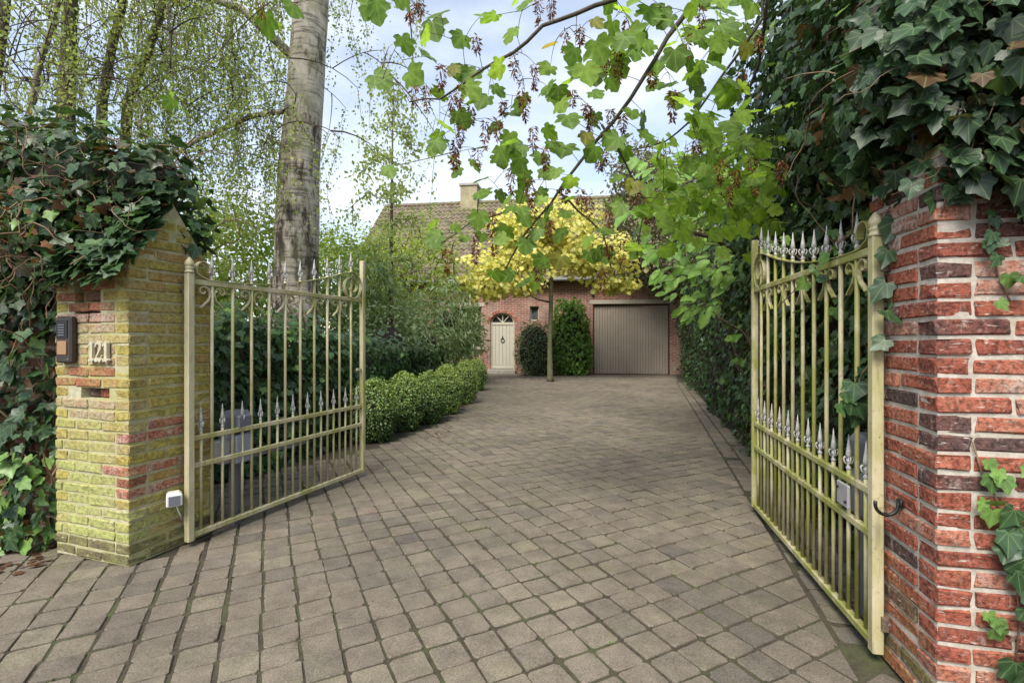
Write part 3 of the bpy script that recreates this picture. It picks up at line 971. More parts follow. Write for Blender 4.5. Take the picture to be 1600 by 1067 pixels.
def pillar(root, A, B, LA, LB, rows, course, colour, skip=lambda side, c, row: False, start_z=0.0, clipB=None, bh=BH):
    "bricks in running bond round a rectangular pillar; colour(side, x, z) gives the object colour"
    rot = {0: math.atan2(A[1], A[0]), 1: math.atan2(B[1], B[0])}
    cnt = 0
    for row in range(rows):
        z = start_z + course * (row + 0.5)
        even = row % 2 == 0
        la = LA; b0, b1 = (0.0, LB) if clipB is None else clipB(z)
        if b1 - b0 < 0.1: continue
        for side in range(4):
            d = 0 if side in (0, 2) else 1
            full = (d == 0) == even
            if d == 0: lo, hi = (0.0, la) if full else (BW + BJ, la - BW - BJ)
            else: lo, hi = (b0, b1) if full else (b0 + BW + BJ, b1 - BW - BJ)
            s = lo
            first = True
            while s < hi - 0.03:
                Lb = BL if not (first and full and side < 2 and row % 4 >= 2) else BW
                if full is False and first and row % 4 >= 2: Lb = BL
                first = False
                e = min(s + Lb, hi)
                if hi - e < 0.045: e = hi
                c = (s + e) / 2; ln = e - s
                depth = BW / 2
                if d == 0:
                    xy = (c, b0 + depth if side == 0 else b1 - depth)
                else:
                    xy = (depth if side == 1 else la - depth, c)
                if not skip(side, c, row):
                    me = random.choice(BR_L if ln > 0.14 else BR_S)
                    o = bpy.data.objects.new('brick', me); COL.objects.link(o); o.parent = root
                    p = A * xy[0] + B * xy[1] + rng.normal(0, 0.0014, 2)
                    o.location = (p[0], p[1], z + rng.normal(0, 0.0010))
                    o.rotation_euler = (rng.normal(0, 0.004), rng.normal(0, 0.004), rot[d] + (math.pi if random.random() < .5 else 0) + rng.normal(0, 0.004))
                    o.scale = (ln / (BL if ln > 0.14 else BW), 1, bh / BH)
                    o.color = colour(side, c, z)
                    cnt += 1
                s = e + BJ
    return cnt

def slab(root, name, mat, A, B, x0, x1, y0, y1, z0, z1):
    m = MB()
    c = lambda x, y, z: (A[0] * x + B[0] * y, A[1] * x + B[1] * y, z)
    m.add([c(x0, y0, z0), c(x1, y0, z0), c(x1, y1, z0), c(x0, y1, z0), c(x0, y0, z1), c(x1, y0, z1), c(x1, y1, z1), c(x0, y1, z1)],
          [(0, 3, 2, 1), (4, 5, 6, 7), (0, 1, 5, 4), (1, 2, 6, 5), (2, 3, 7, 6), (3, 0, 4, 7)])
    me = fix_normals(m.mesh(name))
    return link(name, me, mat, root, False)

# left pillar, yellow-green with algae
pl = empty('gate_pillar', (PL[0], PL[1], 0), 'brick gate pillar covered in yellow green algae, with a pitched top', 'gate pillar', 'brick pillars of the gateway')
CRS = 0.0585
NROW = 28
EAVE = CRS * NROW            # 1.64
def col_left(side, x, z):
    r = random.random()
    if side == 0:
        g = 0.70 if x < 0.12 else 0.40
        if z < 0.75: g = 0.80
        if z < 0.45: g = 0.95
        if x > 0.45: g += 0.2
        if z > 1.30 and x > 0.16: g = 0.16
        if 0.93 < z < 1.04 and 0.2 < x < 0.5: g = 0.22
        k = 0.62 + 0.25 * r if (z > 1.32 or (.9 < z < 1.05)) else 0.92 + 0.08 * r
        lime = 0.75 if x > 0.12 else 0.35
        if z < 0.5: lime = 1.0
    else:
        g = 0.95 if r > 0.12 else 0.55
        k = 0.85 + 0.15 * r
        lime = 0.05 + 0.25 * r
        if z < 0.3: lime = 0.8
    # the red patch low at the corner
    if (side == 0 and x < 0.2) or (side == 1 and x < 0.36):
        rr = round(z / CRS - 0.5)
        if rr in (6, 8, 11) and (side == 1 or x < 0.2): return (0.86, 0.03, 0, 1) if x < 0.3 else (0.9, 0.25, 0, 1)
        if rr == 7 and x < 0.2: return (0.42, 0.05, 0, 1)
        if rr == 12 and side == 1 and x > 0.13: return (0.86, 0.06, 0, 1)
    if z < 0.11: return (0.05, 0.30, 0.8, 1)
    return (k, g, lime, 1)
NICHE_ROW = 15
def skip_left(side, c, row):
    if side != 0: return False
    if row == NICHE_ROW and 0.10 < c < 0.42: return True
    if row in (23, 22) and 0.22 < c < 0.36: return True
    if row in (24, 25) and 0.24 < c < 0.40: return True
    return False
RIDGE = 2.0
def clip_left(z):
    if z <= EAVE: return (0.0, PL_B)
    k = min(1.0, (z + CRS * 0.5 - EAVE) / (RIDGE - EAVE) + 0.03)
    return (PL_B / 2 * k, PL_B - PL_B / 2 * k)
nb = pillar(pl, AX, BX, PL_A, PL_B, NROW + 5, CRS, col_left, skip_left, 0.0, clip_left)
print('left bricks', nb)
i_ = 0.0045
zn0, zn1 = CRS * NICHE_ROW, CRS * (NICHE_ROW + 1)
zd0, zd1 = CRS * 22, CRS * 26
for x0, x1, y0, y1, z0, z1 in ((i_, PL_A - i_, i_, PL_B - i_, 0, zn0), (i_, PL_A - i_, 0.10, PL_B - i_, zn0, zn1), (i_, 0.150, i_, 0.10, zn0, zn1), (0.375, PL_A - i_, i_, 0.10, zn0, zn1),
                               (i_, PL_A - i_, i_, PL_B - i_, zn1, zd0), (i_, PL_A - i_, 0.045, PL_B - i_, zd0, zd1), (i_, 0.22, i_, 0.045, zd0, zd1), (0.43, PL_A - i_, i_, 0.045, zd0, zd1), (i_, PL_A - i_, i_, PL_B - i_, zd1, EAVE)):
    slab(pl, 'mortar_core', M['mortar_algae'], AX, BX, x0, x1, y0, y1, z0, z1)
def add_brick(root, A, B, x, y, z, col, ln=BL, ang=0):
    o = bpy.data.objects.new('brick', random.choice(BR_L)); COL.objects.link(o); o.parent = root
    p = A * x + B * y
    o.location = (p[0], p[1], z); o.rotation_euler = (0.02, 0, math.atan2(A[1], A[0]) + ang); o.scale = (ln / BL, 1, 1); o.color = col
add_brick(pl, AX, BX, 0.215, 0.085, (zn0 + zn1) / 2, (0.75, 0.0, 0, 1), 0.12)
add_brick(pl, AX, BX, 0.31, 0.09, (zn0 + zn1) / 2, (0.1, 0.0, 0, 1), 0.10, 0.5)
add_brick(pl, AX, BX, 0.33, 0.07, CRS * 23.4, (0.12, 0.0, 0, 1), 0.17)
add_brick(pl, AX, BX, 0.30, 0.062, CRS * 24.5, (0.3, 0.1, 0, 1), 0.12)
add_brick(pl, AX, BX, 0.31, 0.06, CRS * 25.5, (0.68, 0.0, 0, 1), 0.16)
add_brick(pl, AX, BX, 0.28, 0.066, CRS * 22.5, (0.2, 0.1, 0, 1), 0.10)
# pitched mortar core and its two sloping coping slabs
m = MB()
pr = [(i_, EAVE), (PL_B - i_, EAVE), (PL_B / 2, RIDGE - 0.02)]
for x in (0.004, PL_A - 0.004):
    pass
vs = []
for x in (0.004, PL_A - 0.004):
    for y, z in pr: vs.append((AX[0] * x + BX[0] * y, AX[1] * x + BX[1] * y, z))
m.add(vs, [(0, 1, 2), (5, 4, 3), (0, 3, 4, 1), (1, 4, 5, 2), (2, 5, 3, 0)])
link('mortar_core', fix_normals(m.mesh('gable_core')), M['mortar_algae'], pl, False)
for sgn in (0, 1):
    m = MB()
    vs = []
    for x in (0.05, PL_A + 0.012):
        for y, z in ((-0.004, EAVE + 0.002), (PL_B / 2, RIDGE), (PL_B / 2, RIDGE + 0.022), (-0.018, EAVE + 0.008)):
            yy = y if sgn == 0 else PL_B - y
            vs.append((AX[0] * x + BX[0] * yy, AX[1] * x + BX[1] * yy, z + 0.005 * sgn))
    m.add(vs, [(0, 1, 2, 3), (7, 6, 5, 4), (0, 4, 5, 1), (1, 5, 6, 2), (2, 6, 7, 3), (3, 7, 4, 0)])
    link('coping', fix_normals(m.mesh('coping')), M['mortar_algae'], pl, False)

# right pillar, red
prr = empty('gate_pillar', (PR[0], PR[1], 0), 'red and dark brick gate pillar with pale joints, overhung by ivy', 'gate pillar', 'brick pillars of the gateway')
def col_right(side, x, z):
    r = random.random()
    k = 0.08 + 0.22 * random.random() if r < 0.28 else (0.48 + 0.22 * random.random() if r < 0.82 else 0.8 + 0.2 * random.random())
    g = 0.0
    if side == 1 and z < 0.45: g = 0.10
    if z < 0.15: g = 0.25
    if z > 1.72: k *= 0.6  # shade under the ivy overhang, put into the brick colour
    return (k, g, 0.3, 1)
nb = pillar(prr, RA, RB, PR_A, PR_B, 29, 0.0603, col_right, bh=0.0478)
print('right bricks', nb)
slab(prr, 'mortar_core', M['mortar_pale'], RA, RB, 0.0055, PR_A - 0.0055, 0.0055, PR_B - 0.0055, 0, 1.78)
slab(prr, 'coping', M['mortar_algae'], RA, RB, 0.02, PR_A - 0.02, 0.02, PR_B - 0.02, 1.782, 1.82)

# boundary walls either side, mostly under ivy
def wall_thing(p0, p1, thick, h, label):
    d = np.array(p1) - np.array(p0); L = np.linalg.norm(d); rz = math.atan2(d[1], d[0])
    root = empty('boundary_wall', (p0[0], p0[1], 0), label, 'garden wall', 'boundary walls', rz)
    m = MB(); m.box(0, L, 0, thick, -0.03, h)
    m.build('wall_body', M['old_brick'], root, world=False)
    m = MB(); m.box(0, L, -0.03, thick + 0.03, h, h + 0.06, bev=0.012)
    m.build('coping', M['stone'], root, world=False)
    return root
e0 = PL + AX * PL_A + BX * 0.12
wall_thing(e0 + AX * 4.2, e0 + AX * 0.003, 0.24, 1.62, 'old brick boundary wall buried under ivy beside the mossy pillar')
e1 = PR + RA * (PR_A + 0.003) + RB * 0.06
wall_thing(e1, e1 + RA * 4.0, 0.24, 1.75, 'brick boundary wall under dark ivy beside the red pillar')

# ================================================================== THE HOUSE
HO = (4.06, 16.5)
house = empty('brick_house', (HO[0], HO[1], 0), 'red brick house with mossy tiled roof, cream door and taupe garage door', 'house', None, math.radians(-8))
H0, H1, HE, HD, HR = -10.2, 2.7, 3.45, 7.2, 7.0
T = 0.30
m = MB()
# front wall in pieces round its openings (x along the front, y inwards)
ops = [(-6.30, -5.20, 0.90, 2.35), (-4.883, -4.013, 0.0, 1.80), (-3.465, -3.15, 1.85, 2.36), (-1.28, 1.28, 0.0, 2.40)]
x = H0
for a, b, z0, z1 in ops:
    m.box(x, a, 0, T, 0, HE)
    if z0 > 0: m.box(a, b, 0, T, 0, z0)
    if not (a < -4.5 and b > -4.5): m.box(a, b, 0, T, z1, HE)
    x = b
m.box(x, H1, 0, T, 0, HE)
arc = [(-4.013 - 0.435 + 0.435 * math.cos(t), 1.80 + 0.33 * math.sin(t)) for t in np.linspace(0, math.pi, 15)]
m.prism([(-4.883, HE), (-4.013, HE)] + arc, 0, T)
m.box(H0, H0 + T, T, HD, 0, HE); m.box(H1 - T, H1, T, HD, 0, HE); m.box(H0, H1, HD - T, HD, 0, HE)
for xx in (H0, H1 - T):
    gab = [(0, HE), (HD, HE), (HD / 2, HR - 0.08)]
    vs = [(xx, y, z) for y, z in gab] + [(xx + T, y, z) for y, z in gab]
    m.add(vs, [(0, 1, 2), (5, 4, 3), (0, 3, 4, 1), (1, 4, 5, 2), (2, 5, 3, 0)])
link('wall', fix_normals(m.mesh('house_wall')), M['house_brick'], house, False)
# brick arch over the door
for k in range(13):
    t = math.pi * (k + 0.5) / 13
    cx_, cz_ = -4.448 + 0.49 * math.cos(t), 1.80 + 0.385 * math.sin(t)
    o = bpy.data.objects.new('arch_brick', random.choice(BR_S)); COL.objects.link(o); o.parent = house
    o.location = (cx_, 0.035, cz_); o.rotation_euler = (0, -t, 0); o.scale = (1.1, 0.9, 1.9); o.color = (0.5 + 0.4 * random.random(), 0, 0, 1)
# roof slabs, then tiles lying on them
sl = math.atan2(HR - HE, HD / 2); SLn = math.hypot(HR - HE + 0.3, HD / 2 + 0.3)
m = MB()
for sg in (0, 1):
    pts = []
    for xx in (H0 - 0.15, H1 + 0.15):
        for y, z in ((-0.3, HE - 0.3 * math.tan(sl)), (HD / 2, HR), (HD / 2, HR + 0.06), (-0.3, HE - 0.3 * math.tan(sl) + 0.06)):
            pts.append((xx, y if sg == 0 else HD - y + 0.002, z))
    m.add(pts, [(0, 1, 2, 3), (7, 6, 5, 4), (0, 4, 5, 1), (1, 5, 6, 2), (2, 6, 7, 3), (3, 7, 4, 0)])
roof = link('roof', fix_normals(m.mesh('roof_slab')), M['dark_filler'], house, False)
tv, tf, ta = [], [], []
nrow = int(SLn / 0.29)
ca, sa = math.cos(sl), math.sin(sl)
for r_ in range(nrow + 1):
    s0 = r_ * 0.29
    for c_ in range(int((H1 - H0 + 0.3) / 0.215)):
        x0 = H0 - 0.15 + c_ * 0.215
        tn = 0.5 + 0.2 * random.gauss(0, 1)
        n0 = len(tv)
        dz = random.gauss(0, 0.003)
        for e, lift in ((0, 0.050), (0.33, 0.020)):
            for q in range(7):
                u = q / 6
                hgt = lift + 0.030 * math.sin(u * 2 * math.pi) + dz
                ss = s0 + e - 0.02
                y = -0.33 + ss * ca; z = HE - 0.33 * math.tan(sl) + ss * sa + 0.06
                tv.append((x0 + u * 0.218, y - sa * hgt, z + ca * hgt)); ta.append(min(1, max(0, tn)))
        for q in range(6):
            tf.append((n0 + q, n0 + q + 1, n0 + 7 + q + 1, n0 + 7 + q))
        for q in range(7):
            v = tv[n0 + q]; tv.append((v[0], v[1] + 0.014, v[2] - 0.02)); ta.append(min(1, max(0, tn)))
        for q in range(6):
            tf.append((n0 + q + 1, n0 + q, n0 + 14 + q, n0 + 14 + q + 1))
me = bpy.data.meshes.new('roof_tile'); me.from_pydata(tv, [], tf)
me.attributes.new('tint', 'FLOAT', 'POINT').data.foreach_set('value', np.array(ta, dtype=np.float32))
o = link('roof_tile', me, M['tile'], roof, False); o['kind'] = 'stuff'
m = MB()
for k in range(int((H1 - H0) / 0.34)):
    x0 = H0 - 0.1 + k * 0.34
    m.tube([(x0, HD / 2, HR + 0.07), (x0 + 0.37, HD / 2, HR + 0.085)], 0.11, 8)
m.build('ridge_tile', M['tile'], roof, world=False)
m = MB()
m.tube([(H0 - 0.1, -0.36, HE - 0.22), (H1 + 0.1, -0.36, HE - 0.22)], 0.065, 8)
m.build('gutter', M['zinc'], house, True, False)
m = MB(); m.tube([(-6.9, -0.36, HE - 0.25), (-6.9, -0.10, HE - 0.5), (-6.9, -0.06, 0.05)], 0.045, 8)
m.build('downpipe', M['zinc'], house, True, False)
m = MB(); m.box(-6.79, -6.07, HD / 2 - 0.34, HD / 2 + 0.34, HR - 0.6, 7.74)
ch = m.build('chimney', M['chimney_brick'], house, world=False)
m = MB(); m.box(-6.84, -6.02, HD / 2 - 0.39, HD / 2 + 0.39, 7.74, 7.86, bev=0.02)
m.build('chimney_cap', M['stone'], ch, world=False)
# garage door of vertical boards
m = MB()
m.box(-1.28, -1.235, 0.075, 0.16, 0.0, 2.40); m.box(1.235, 1.28, 0.075, 0.16, 0.0, 2.40); m.box(-1.235, 1.235, 0.075, 0.16, 2.355, 2.40)
m.box(-1.235, 1.235, 0.13, 0.16, 0.0, 2.355)
gd = m.build('garage_door', M['bark'], house, world=False)
nbd = 27; wbd = 2.47 / nbd
bmesh_board = MB(); bmesh_board.box(-wbd / 2 + 0.004, wbd / 2 - 0.004, 0.09, 0.122, 0.012, 2.345, bev=0.006)
bme = bmesh_board.mesh('board'); bme.materials.append(M['garage'])
for k in range(nbd):
    o = bpy.data.objects.new('board', bme); COL.objects.link(o); o.parent = gd; o.location = (-1.235 + wbd * (k + 0.5), random.gauss(0, .0015), 0)
m = MB(); m.box(-1.40, 1.42, -0.02, 0.14, 2.403, 2.54, bev=0.012); m.build('lintel', M['lintel'], house, world=False)
m = MB(); m.box(-6.42, -5.08, -0.02, 0.2, 2.353, 2.48, bev=0.012); m.build('lintel', M['lintel'], house, world=False)
m = MB(); m.box(-6.42, -5.08, -0.05, 0.2, 0.82, 0.897, bev=0.012); m.build('window_sill', M['stone'], house, world=False)
# front door with planks, fanlight and ring knocker
dx0, dx1 = -4.883, -4.013
m = MB()
m.box(dx0, dx0 + 0.05, 0.08, 0.17, 0.14, 1.80); m.box(dx1 - 0.05, dx1, 0.08, 0.17, 0.14, 1.80)
m.box(dx0 + 0.05, dx1 - 0.05, 0.08, 0.17, 1.71, 1.80)
cxd = (dx0 + dx1) / 2
for rr, rw in ((0.405, 0.03),):
    outer = [(cxd + 0.435 * math.cos(t), 1.80 + 0.33 * math.sin(t)) for t in np.linspace(0, math.pi, 17)]
    inner = [(cxd + 0.375 * math.cos(t), 1.80 + 0.275 * math.sin(t)) for t in np.linspace(0, math.pi, 17)]
    for k in range(16):
        m.prism([outer[k], outer[k + 1], inner[k + 1], inner[k]], 0.08, 0.165)
for t in (0.30, 0.5, 0.70):
    a = math.pi * t
    p, q = (cxd + 0.03 * math.cos(a), 1.80), (cxd + 0.38 * math.cos(a), 1.80 + 0.278 * math.sin(a))
    w = 0.014; nx, nz = -math.sin(a) * w, math.cos(a) * w
    m.prism([(p[0] - nx, p[1] - nz), (q[0] - nx, q[1] - nz), (q[0] + nx, q[1] + nz), (p[0] + nx, p[1] + nz)], 0.095, 0.13)
m.box(dx0 + 0.05, dx1 - 0.05, 0.12, 0.15, 0.14, 1.71)
door = link('front_door', fix_normals(m.mesh('door_frame')), M['door'], house, False)
m = MB(); m.prism([(dx0 + 0.02, 1.795)] + [(dx1 - 0.02, 1.795)] + [(cxd + 0.40 * math.cos(t), 1.80 + 0.30 * math.sin(t)) for t in np.linspace(0.01, math.pi - 0.01, 13)], 0.135, 0.145)
link('fanlight_pane', fix_normals(m.mesh('pane')), M['glass'], door, False)
for k in range(6):
    w = (dx1 - dx0 - 0.10) / 6
    m = MB(); m.box(dx0 + 0.05 + w * k + 0.004, dx0 + 0.05 + w * (k + 1) - 0.004, 0.10, 0.118, 0.28, 1.70, bev=0.005)
    m.build('plank', M['door'], door, world=False)
m = MB(); m.box(dx0 + 0.05, dx1 - 0.05, 0.07, 0.118, 0.15, 0.272, bev=0.01); m.build('weather_board', M['door'], door, world=False)
m = MB()
m.lathe([(0.02, 0), (0.03, 0.01), (0.012, 0.03)], (cxd, 0.09, 1.235))
ring = [(cxd + 0.062 * math.cos(t), 0.082, 1.16 + 0.075 * math.sin(t)) for t in np.linspace(0, 2 * math.pi, 17)]
m.tube(ring, 0.013, 6); m.box(cxd - 0.018, cxd + 0.018, 0.076, 0.1, 1.21, 1.31, bev=0.006)
m.build('knocker', M['black_iron'], door, True, False)
m = MB(); m.box(dx0 - 0.06, dx1 + 0.06, -0.24, 0.2, -0.02, 0.135, bev=0.015); m.build('doorstep', M['stone'], house, world=False)
def window(x0, x1, z0, z1, n, nmul):
    m = MB()
    w = 0.04
    m.box(x0, x0 + w, 0.10, 0.16, z0, z1); m.box(x1 - w, x1, 0.10, 0.16, z0, z1)
    m.box(x0 + w, x1 - w, 0.10, 0.16, z0, z0 + w); m.box(x0 + w, x1 - w, 0.10, 0.16, z1 - w, z1)
    for k in range(1, nmul):
        xx = x0 + (x1 - x0) * k / nmul
        m.box(xx - 0.012, xx + 0.012, 0.11, 0.15, z0 + w, z1 - w)
    f = m.build('window', M['lintel'], house, world=False)
    m = MB(); m.box(x0 + w, x1 - w, 0.135, 0.142, z0 + w, z1 - w); m.build('pane', M['glass'], f, world=False)
    return f
window(-3.465, -3.15, 1.85, 2.36, 1, 1)
m = MB(); m.box(-3.42, -3.19, 0.20, 0.26, 1.89, 2.02); m.build('pale_box', M['white'], house, world=False)['label'] = 'white box behind the small window'
window(-6.30, -5.20, 0.90, 2.35, 1, 3)
m = MB(); m.lathe([(0.05, 0), (0.05, 0.03), (0.03, 0.05)], (-1.28, -0.05, 2.70), 8); m.tube([(-1.28, 0.0, 2.72), (-1.28, -0.08, 2.72)], 0.03, 8)
m.build('wall_lamp', M['black_iron'], house, True, False)

# ================================================================== THE GATES
def gate_leaf(p0, p1, label, green, flip):
    p0 = np.array(p0); p1 = np.array(p1); d = p1 - p0; L = float(np.linalg.norm(d))
    root = empty('gate_leaf', (p0[0], p0[1], 0), label, 'gate', 'pair of open driveway gate leaves', math.atan2(d[1], d[0]))
    def B(name, m, mat=M['iron'], smooth=False, par=None):
        return m.build(name, mat, par or root, smooth, False)
    def new(t=green):
        m = MB(); m.tint = t; return m
    zb = 0.062
    hp = 0.0195
    m = new(green * 0.45); m.box(-hp, hp, -hp, hp, 0.03, 1.585, bev=0.004); post = B('hinge_post', m)
    m = new(0.35)
    m.lathe([(r_ * .70, z_ * .70) for r_, z_ in [(0.036, 0), (0.036, 0.012), (0.030, 0.018), (0.030, 0.03), (0.034, 0.036), (0.034, 0.044), (0.026, 0.05), (0.035, 0.06), (0.036, 0.075), (0.031, 0.095), (0.018, 0.115), (0.007, 0.128), (0.004, 0.132)]], (0, 0, 1.584), 14)
    B('finial', m, smooth=True, par=post)
    m = new(); m.box(L - 0.018, L + 0.018, -0.02, 0.02, 0.045, 1.88, bev=0.004); B('free_stile', m)
    for z, h, t in ((1.535, 0.032, 0.024), (0.622, 0.030, 0.024), (0.462, 0.030, 0.024), (zb, 0.032, 0.030)):
        m = new(); m.box(hp + 0.001, L - 0.0185, -t / 2, t / 2, z - h / 2, z + h / 2, bev=0.004); B('rail', m)
    n = 22; x0 = 0.0; dx = (L - 0.01) / n
    def swag(x):
        u = x / L
        return 1.553 + 0.235 * max(0.0, (u - 0.12)) ** 1.9 / (0.80 ** 1.9) if u > 0.12 else 1.553
    def spear(x, z, s=1.0):
        m = MB()
        m.lathe([(0.006 * s, 0), (0.011 * s, 0.002), (0.0135 * s, 0.010), (0.009 * s, 0.018), (0.0075 * s, 0.03), (0.0105 * s, 0.036), (0.011 * s, 0.042), (0.0062 * s, 0.048), (0.0065 * s, 0.056), (0.0155 * s, 0.062), (0.0115 * s, 0.085), (0.0055 * s, 0.118), (0.0008, 0.150)], (x, 0, z), 8)
        for sg in (-1, 1):
            for ax in (0, 1):
                pts = []
                for r_, zz in ((0.008, 0.022), (0.019, 0.034), (0.023, 0.048), (0.018, 0.056), (0.012, 0.052)):
                    pts.append((x + sg * r_ * s if ax == 0 else x, sg * r_ * s if ax == 1 else 0, z + zz))
                m.tube(pts, 0.0042 * s, 5)
        return m
    for k in range(1, n):
        x = x0 + k * dx
        if k % 2 == 0:      # long bar
            zt = swag(x) + 0.012
            m = new(green * (0.7 + 0.5 * random.random())); m.tube([(x, 0, zb + 0.012), (x, 0, 1.0), (x, 0, zt)], 0.0096, 8)
            b_ = B('bar', m, smooth=True)
            B('spear_finial', spear(x, zt - 0.002, 0.86), M['silver'], True, b_)
        else:               # short dog bar
            m = new(green * (0.7 + 0.5 * random.random())); m.tube([(x, 0, zb + 0.012), (x, 0, 0.66)], 0.0085, 8)
            b_ = B('dog_bar', m, smooth=True)
            B('spear_finial', spear(x, 0.655, 0.82), M['silver'], True, b_)
    k = 21; x = x0 + k * dx + 0.5 * dx
    # sagging band with its scrolls
    pts = []
    for t in np.linspace(-2.6, 1.45, 14):      # curl beside the hinge post
        rr = 0.044
        pts.append((0.078 + rr * math.sin(t) * -1.0, 0, 1.60 + rr * math.cos(t) * 1.05 + 0.012))
    curl = [(0.078 + 0.042 * math.cos(a), 0, 1.612 + 0.047 * math.sin(a)) for a in np.linspace(-0.35, math.pi + 0.75, 16)]
    band = [(x, 0, swag(x)) for x in np.linspace(0.17, L - 0.185, 22)]
    pts = curl + [(0.105, 0, 1.556)] + band
    cx_, cz_, R0 = L - 0.138, 1.655, 0.0
    x1, z1 = band[-1][0], band[-1][2]
    # big end scroll: over the top, down the stile side and round inwards
    sc = []
    for t in np.linspace(0, 1, 46):
        a = math.pi * 0.64 - t * math.pi * 3.6
        r_ = (0.106 if t < 0.25 else 0.106 * (1 - (t - 0.25) / 0.75) ** 0.75) + 0.012
        ex, ez = (0.98, 0.95)
        sc.append((cx_ + r_ * ex * math.cos(a), 0, cz_ + r_ * ez * math.sin(a) - 0.02 * t))
    pts = pts[:-1] + sc
    m = new(); m.strip(pts, 0.028, 0.0055, (0, 1, 0)); B('swag_band', m)
    # pairs of small scrolls under the top rail
    for k in range(2, n, 4):
        x = x0 + k * dx
        for sg in (-1, 1):
            prof = [(0.056, -0.132), (0.040, -0.112), (0.022, -0.088), (0.0125, -0.062), (0.0125, -0.036), (0.021, -0.014), (0.036, -0.003), (0.051, -0.008), (0.059, -0.024), (0.055, -0.041), (0.044, -0.047), (0.036, -0.040), (0.038, -0.030)]
            pp = [(x + sg * (a * 1.42 - 0.003), 0, 1.517 + c_) for a, c_ in prof]
            m = new(green * 0.8); m.strip(pp, 0.018, 0.0066, (0, 1, 0)); B('scroll', m)
    return root, L

gl, GLEN = gate_leaf((-1.868, 2.80), (-1.305, 4.22), 'cream iron gate leaf hinged on the mossy yellow pillar', 0.8, False)
m = MB(); m.tint = 0.6; m.box(GLEN - 0.075, GLEN - 0.019, -0.008, 0.008, 0.93, 0.95); m.build('latch_bar', M['iron'], gl, world=False)
gr, GRL = gate_leaf((1.362, 1.81), (1.674, 3.335), 'green stained iron gate leaf hinged on the red brick pillar', 1.25, True)
m = MB(); m.box(0.165, 0.265, 0.0125, 0.024, 0.505, 0.60, bev=0.003); lp = m.build('lock_plate', M['steel'], gr, world=False)
m = MB()
for q in ((0.18, 0.53), (0.25, 0.575)): m.tube([(q[0], 0.023, q[1]), (q[0], 0.03, q[1])], 0.006, 8)
m.build('screw', M['black_iron'], lp, world=False)

# hinges belong to their gate leaf
def hinge(root, z, dirx, L):
    rz = -root.rotation_euler.z
    m = MB()
    d = Vector((dirx[0], dirx[1], 0)).normalized(); d.rotate(Matrix.Rotation(rz, 3, 'Z'))
    a = d * 0.026
    m.tube([(a.x, a.y, z - 0.026), (a.x, a.y, z + 0.026)], 0.017, 10)
    e = d * L
    m.tube([(a.x, a.y, z), (e.x, e.y, z)], 0.0125, 8)
    s = Vector((-d.y, d.x, 0)) * 0.03
    m.box(-0.02, 0.02, -0.004, 0.004, z - 0.018, z + 0.018, Matrix.Translation((a.x, a.y, 0)) @ Matrix.Rotation(math.atan2(d.y, d.x), 4, 'Z'))
    m.build('hinge', M['rust'], root, False, False)
hinge(gl, 1.485, (-0.951, 0.309), 0.105); hinge(gl, 0.155, (-0.951, 0.309), 0.105)
hinge(gr, 1.475, (0.70, -0.71), 0.062); hinge(gr, 0.150, (0.70, -0.71), 0.062)

# ================================================================== THINGS ON THE PILLARS
def on_left(x, y, z):        # x along the street face from the corner, y outwards from it
    p = PL + AX * x - BX * y
    return (p[0], p[1], z)
ang_l = math.atan2(-AX[1], -AX[0])
ic = empty('door_intercom', on_left(0.452, 0.004, 1.09), 'dark brown door intercom with orange button panel on the mossy pillar', 'intercom', None, ang_l)
m = MB(); m.box(-0.062, 0.062, -0.034, 0.0, -0.02, 0.235, bev=0.008); body = m.build('casing', M['brown_plastic'], ic, world=False)
m = MB(); m.box(-0.040, 0.034, -0.0395, -0.0345, 0.025, 0.100, bev=0.003); m.build('call_button', M['copper'], ic, world=False)
m = MB(); m.box(-0.050, 0.040, -0.038, -0.0345, 0.115, 0.215, bev=0.003); sp_ = m.build('speaker_panel', M['black_iron'], ic, world=False)
for k in range(5):
    m = MB(); m.box(-0.030, 0.020, -0.0405, -0.0382, 0.130 + k * 0.014, 0.135 + k * 0.014); m.build('speaker_slot', M['grey_plastic'], sp_, world=False)
m = MB(); m.lathe([(0.004, 0), (0.004, 0.004)], (0.045, -0.036, 0.0), 8); m.build('screw', M['steel'], ic, world=False)

# blackletter house number, cast figures with thickness
num = empty('house_number', on_left(0.195, 0.006, 1.08), 'cream cast house number 121 in old style figures on the mossy pillar', 'house number', None, ang_l)
def figure(polys, x):
    m = MB()
    for k, p in enumerate(polys):
        m.prism([(x + a, c_) for a, c_ in p], -0.017 - 0.0006 * k, 0.0)
    link('figure', fix_normals(m.mesh('figure')), M['number'], num, False)
one = [[(0.014, 0.012), (0.034, 0.012), (0.034, 0.100), (0.024, 0.112), (0.014, 0.106)],
       [(0.0, 0.086), (0.014, 0.102), (0.016, 0.090), (0.006, 0.080)],
       [(0.002, 0.008), (0.016, 0.020), (0.034, 0.018), (0.046, 0.010), (0.030, -0.004), (0.020, 0.004), (0.010, -0.002)]]
two = [[(0.004, 0.078), (0.010, 0.098), (0.028, 0.112), (0.048, 0.104), (0.056, 0.086), (0.052, 0.066), (0.036, 0.044), (0.020, 0.024), (0.006, 0.012), (0.012, 0.024), (0.026, 0.048), (0.038, 0.068), (0.038, 0.086), (0.028, 0.096), (0.018, 0.090), (0.012, 0.078)],
       [(0.000, 0.006), (0.014, 0.024), (0.034, 0.020), (0.058, 0.012), (0.044, -0.006), (0.030, 0.004), (0.014, -0.004)]]
figure(one, -0.082); figure(two, -0.034); figure(one, 0.030)

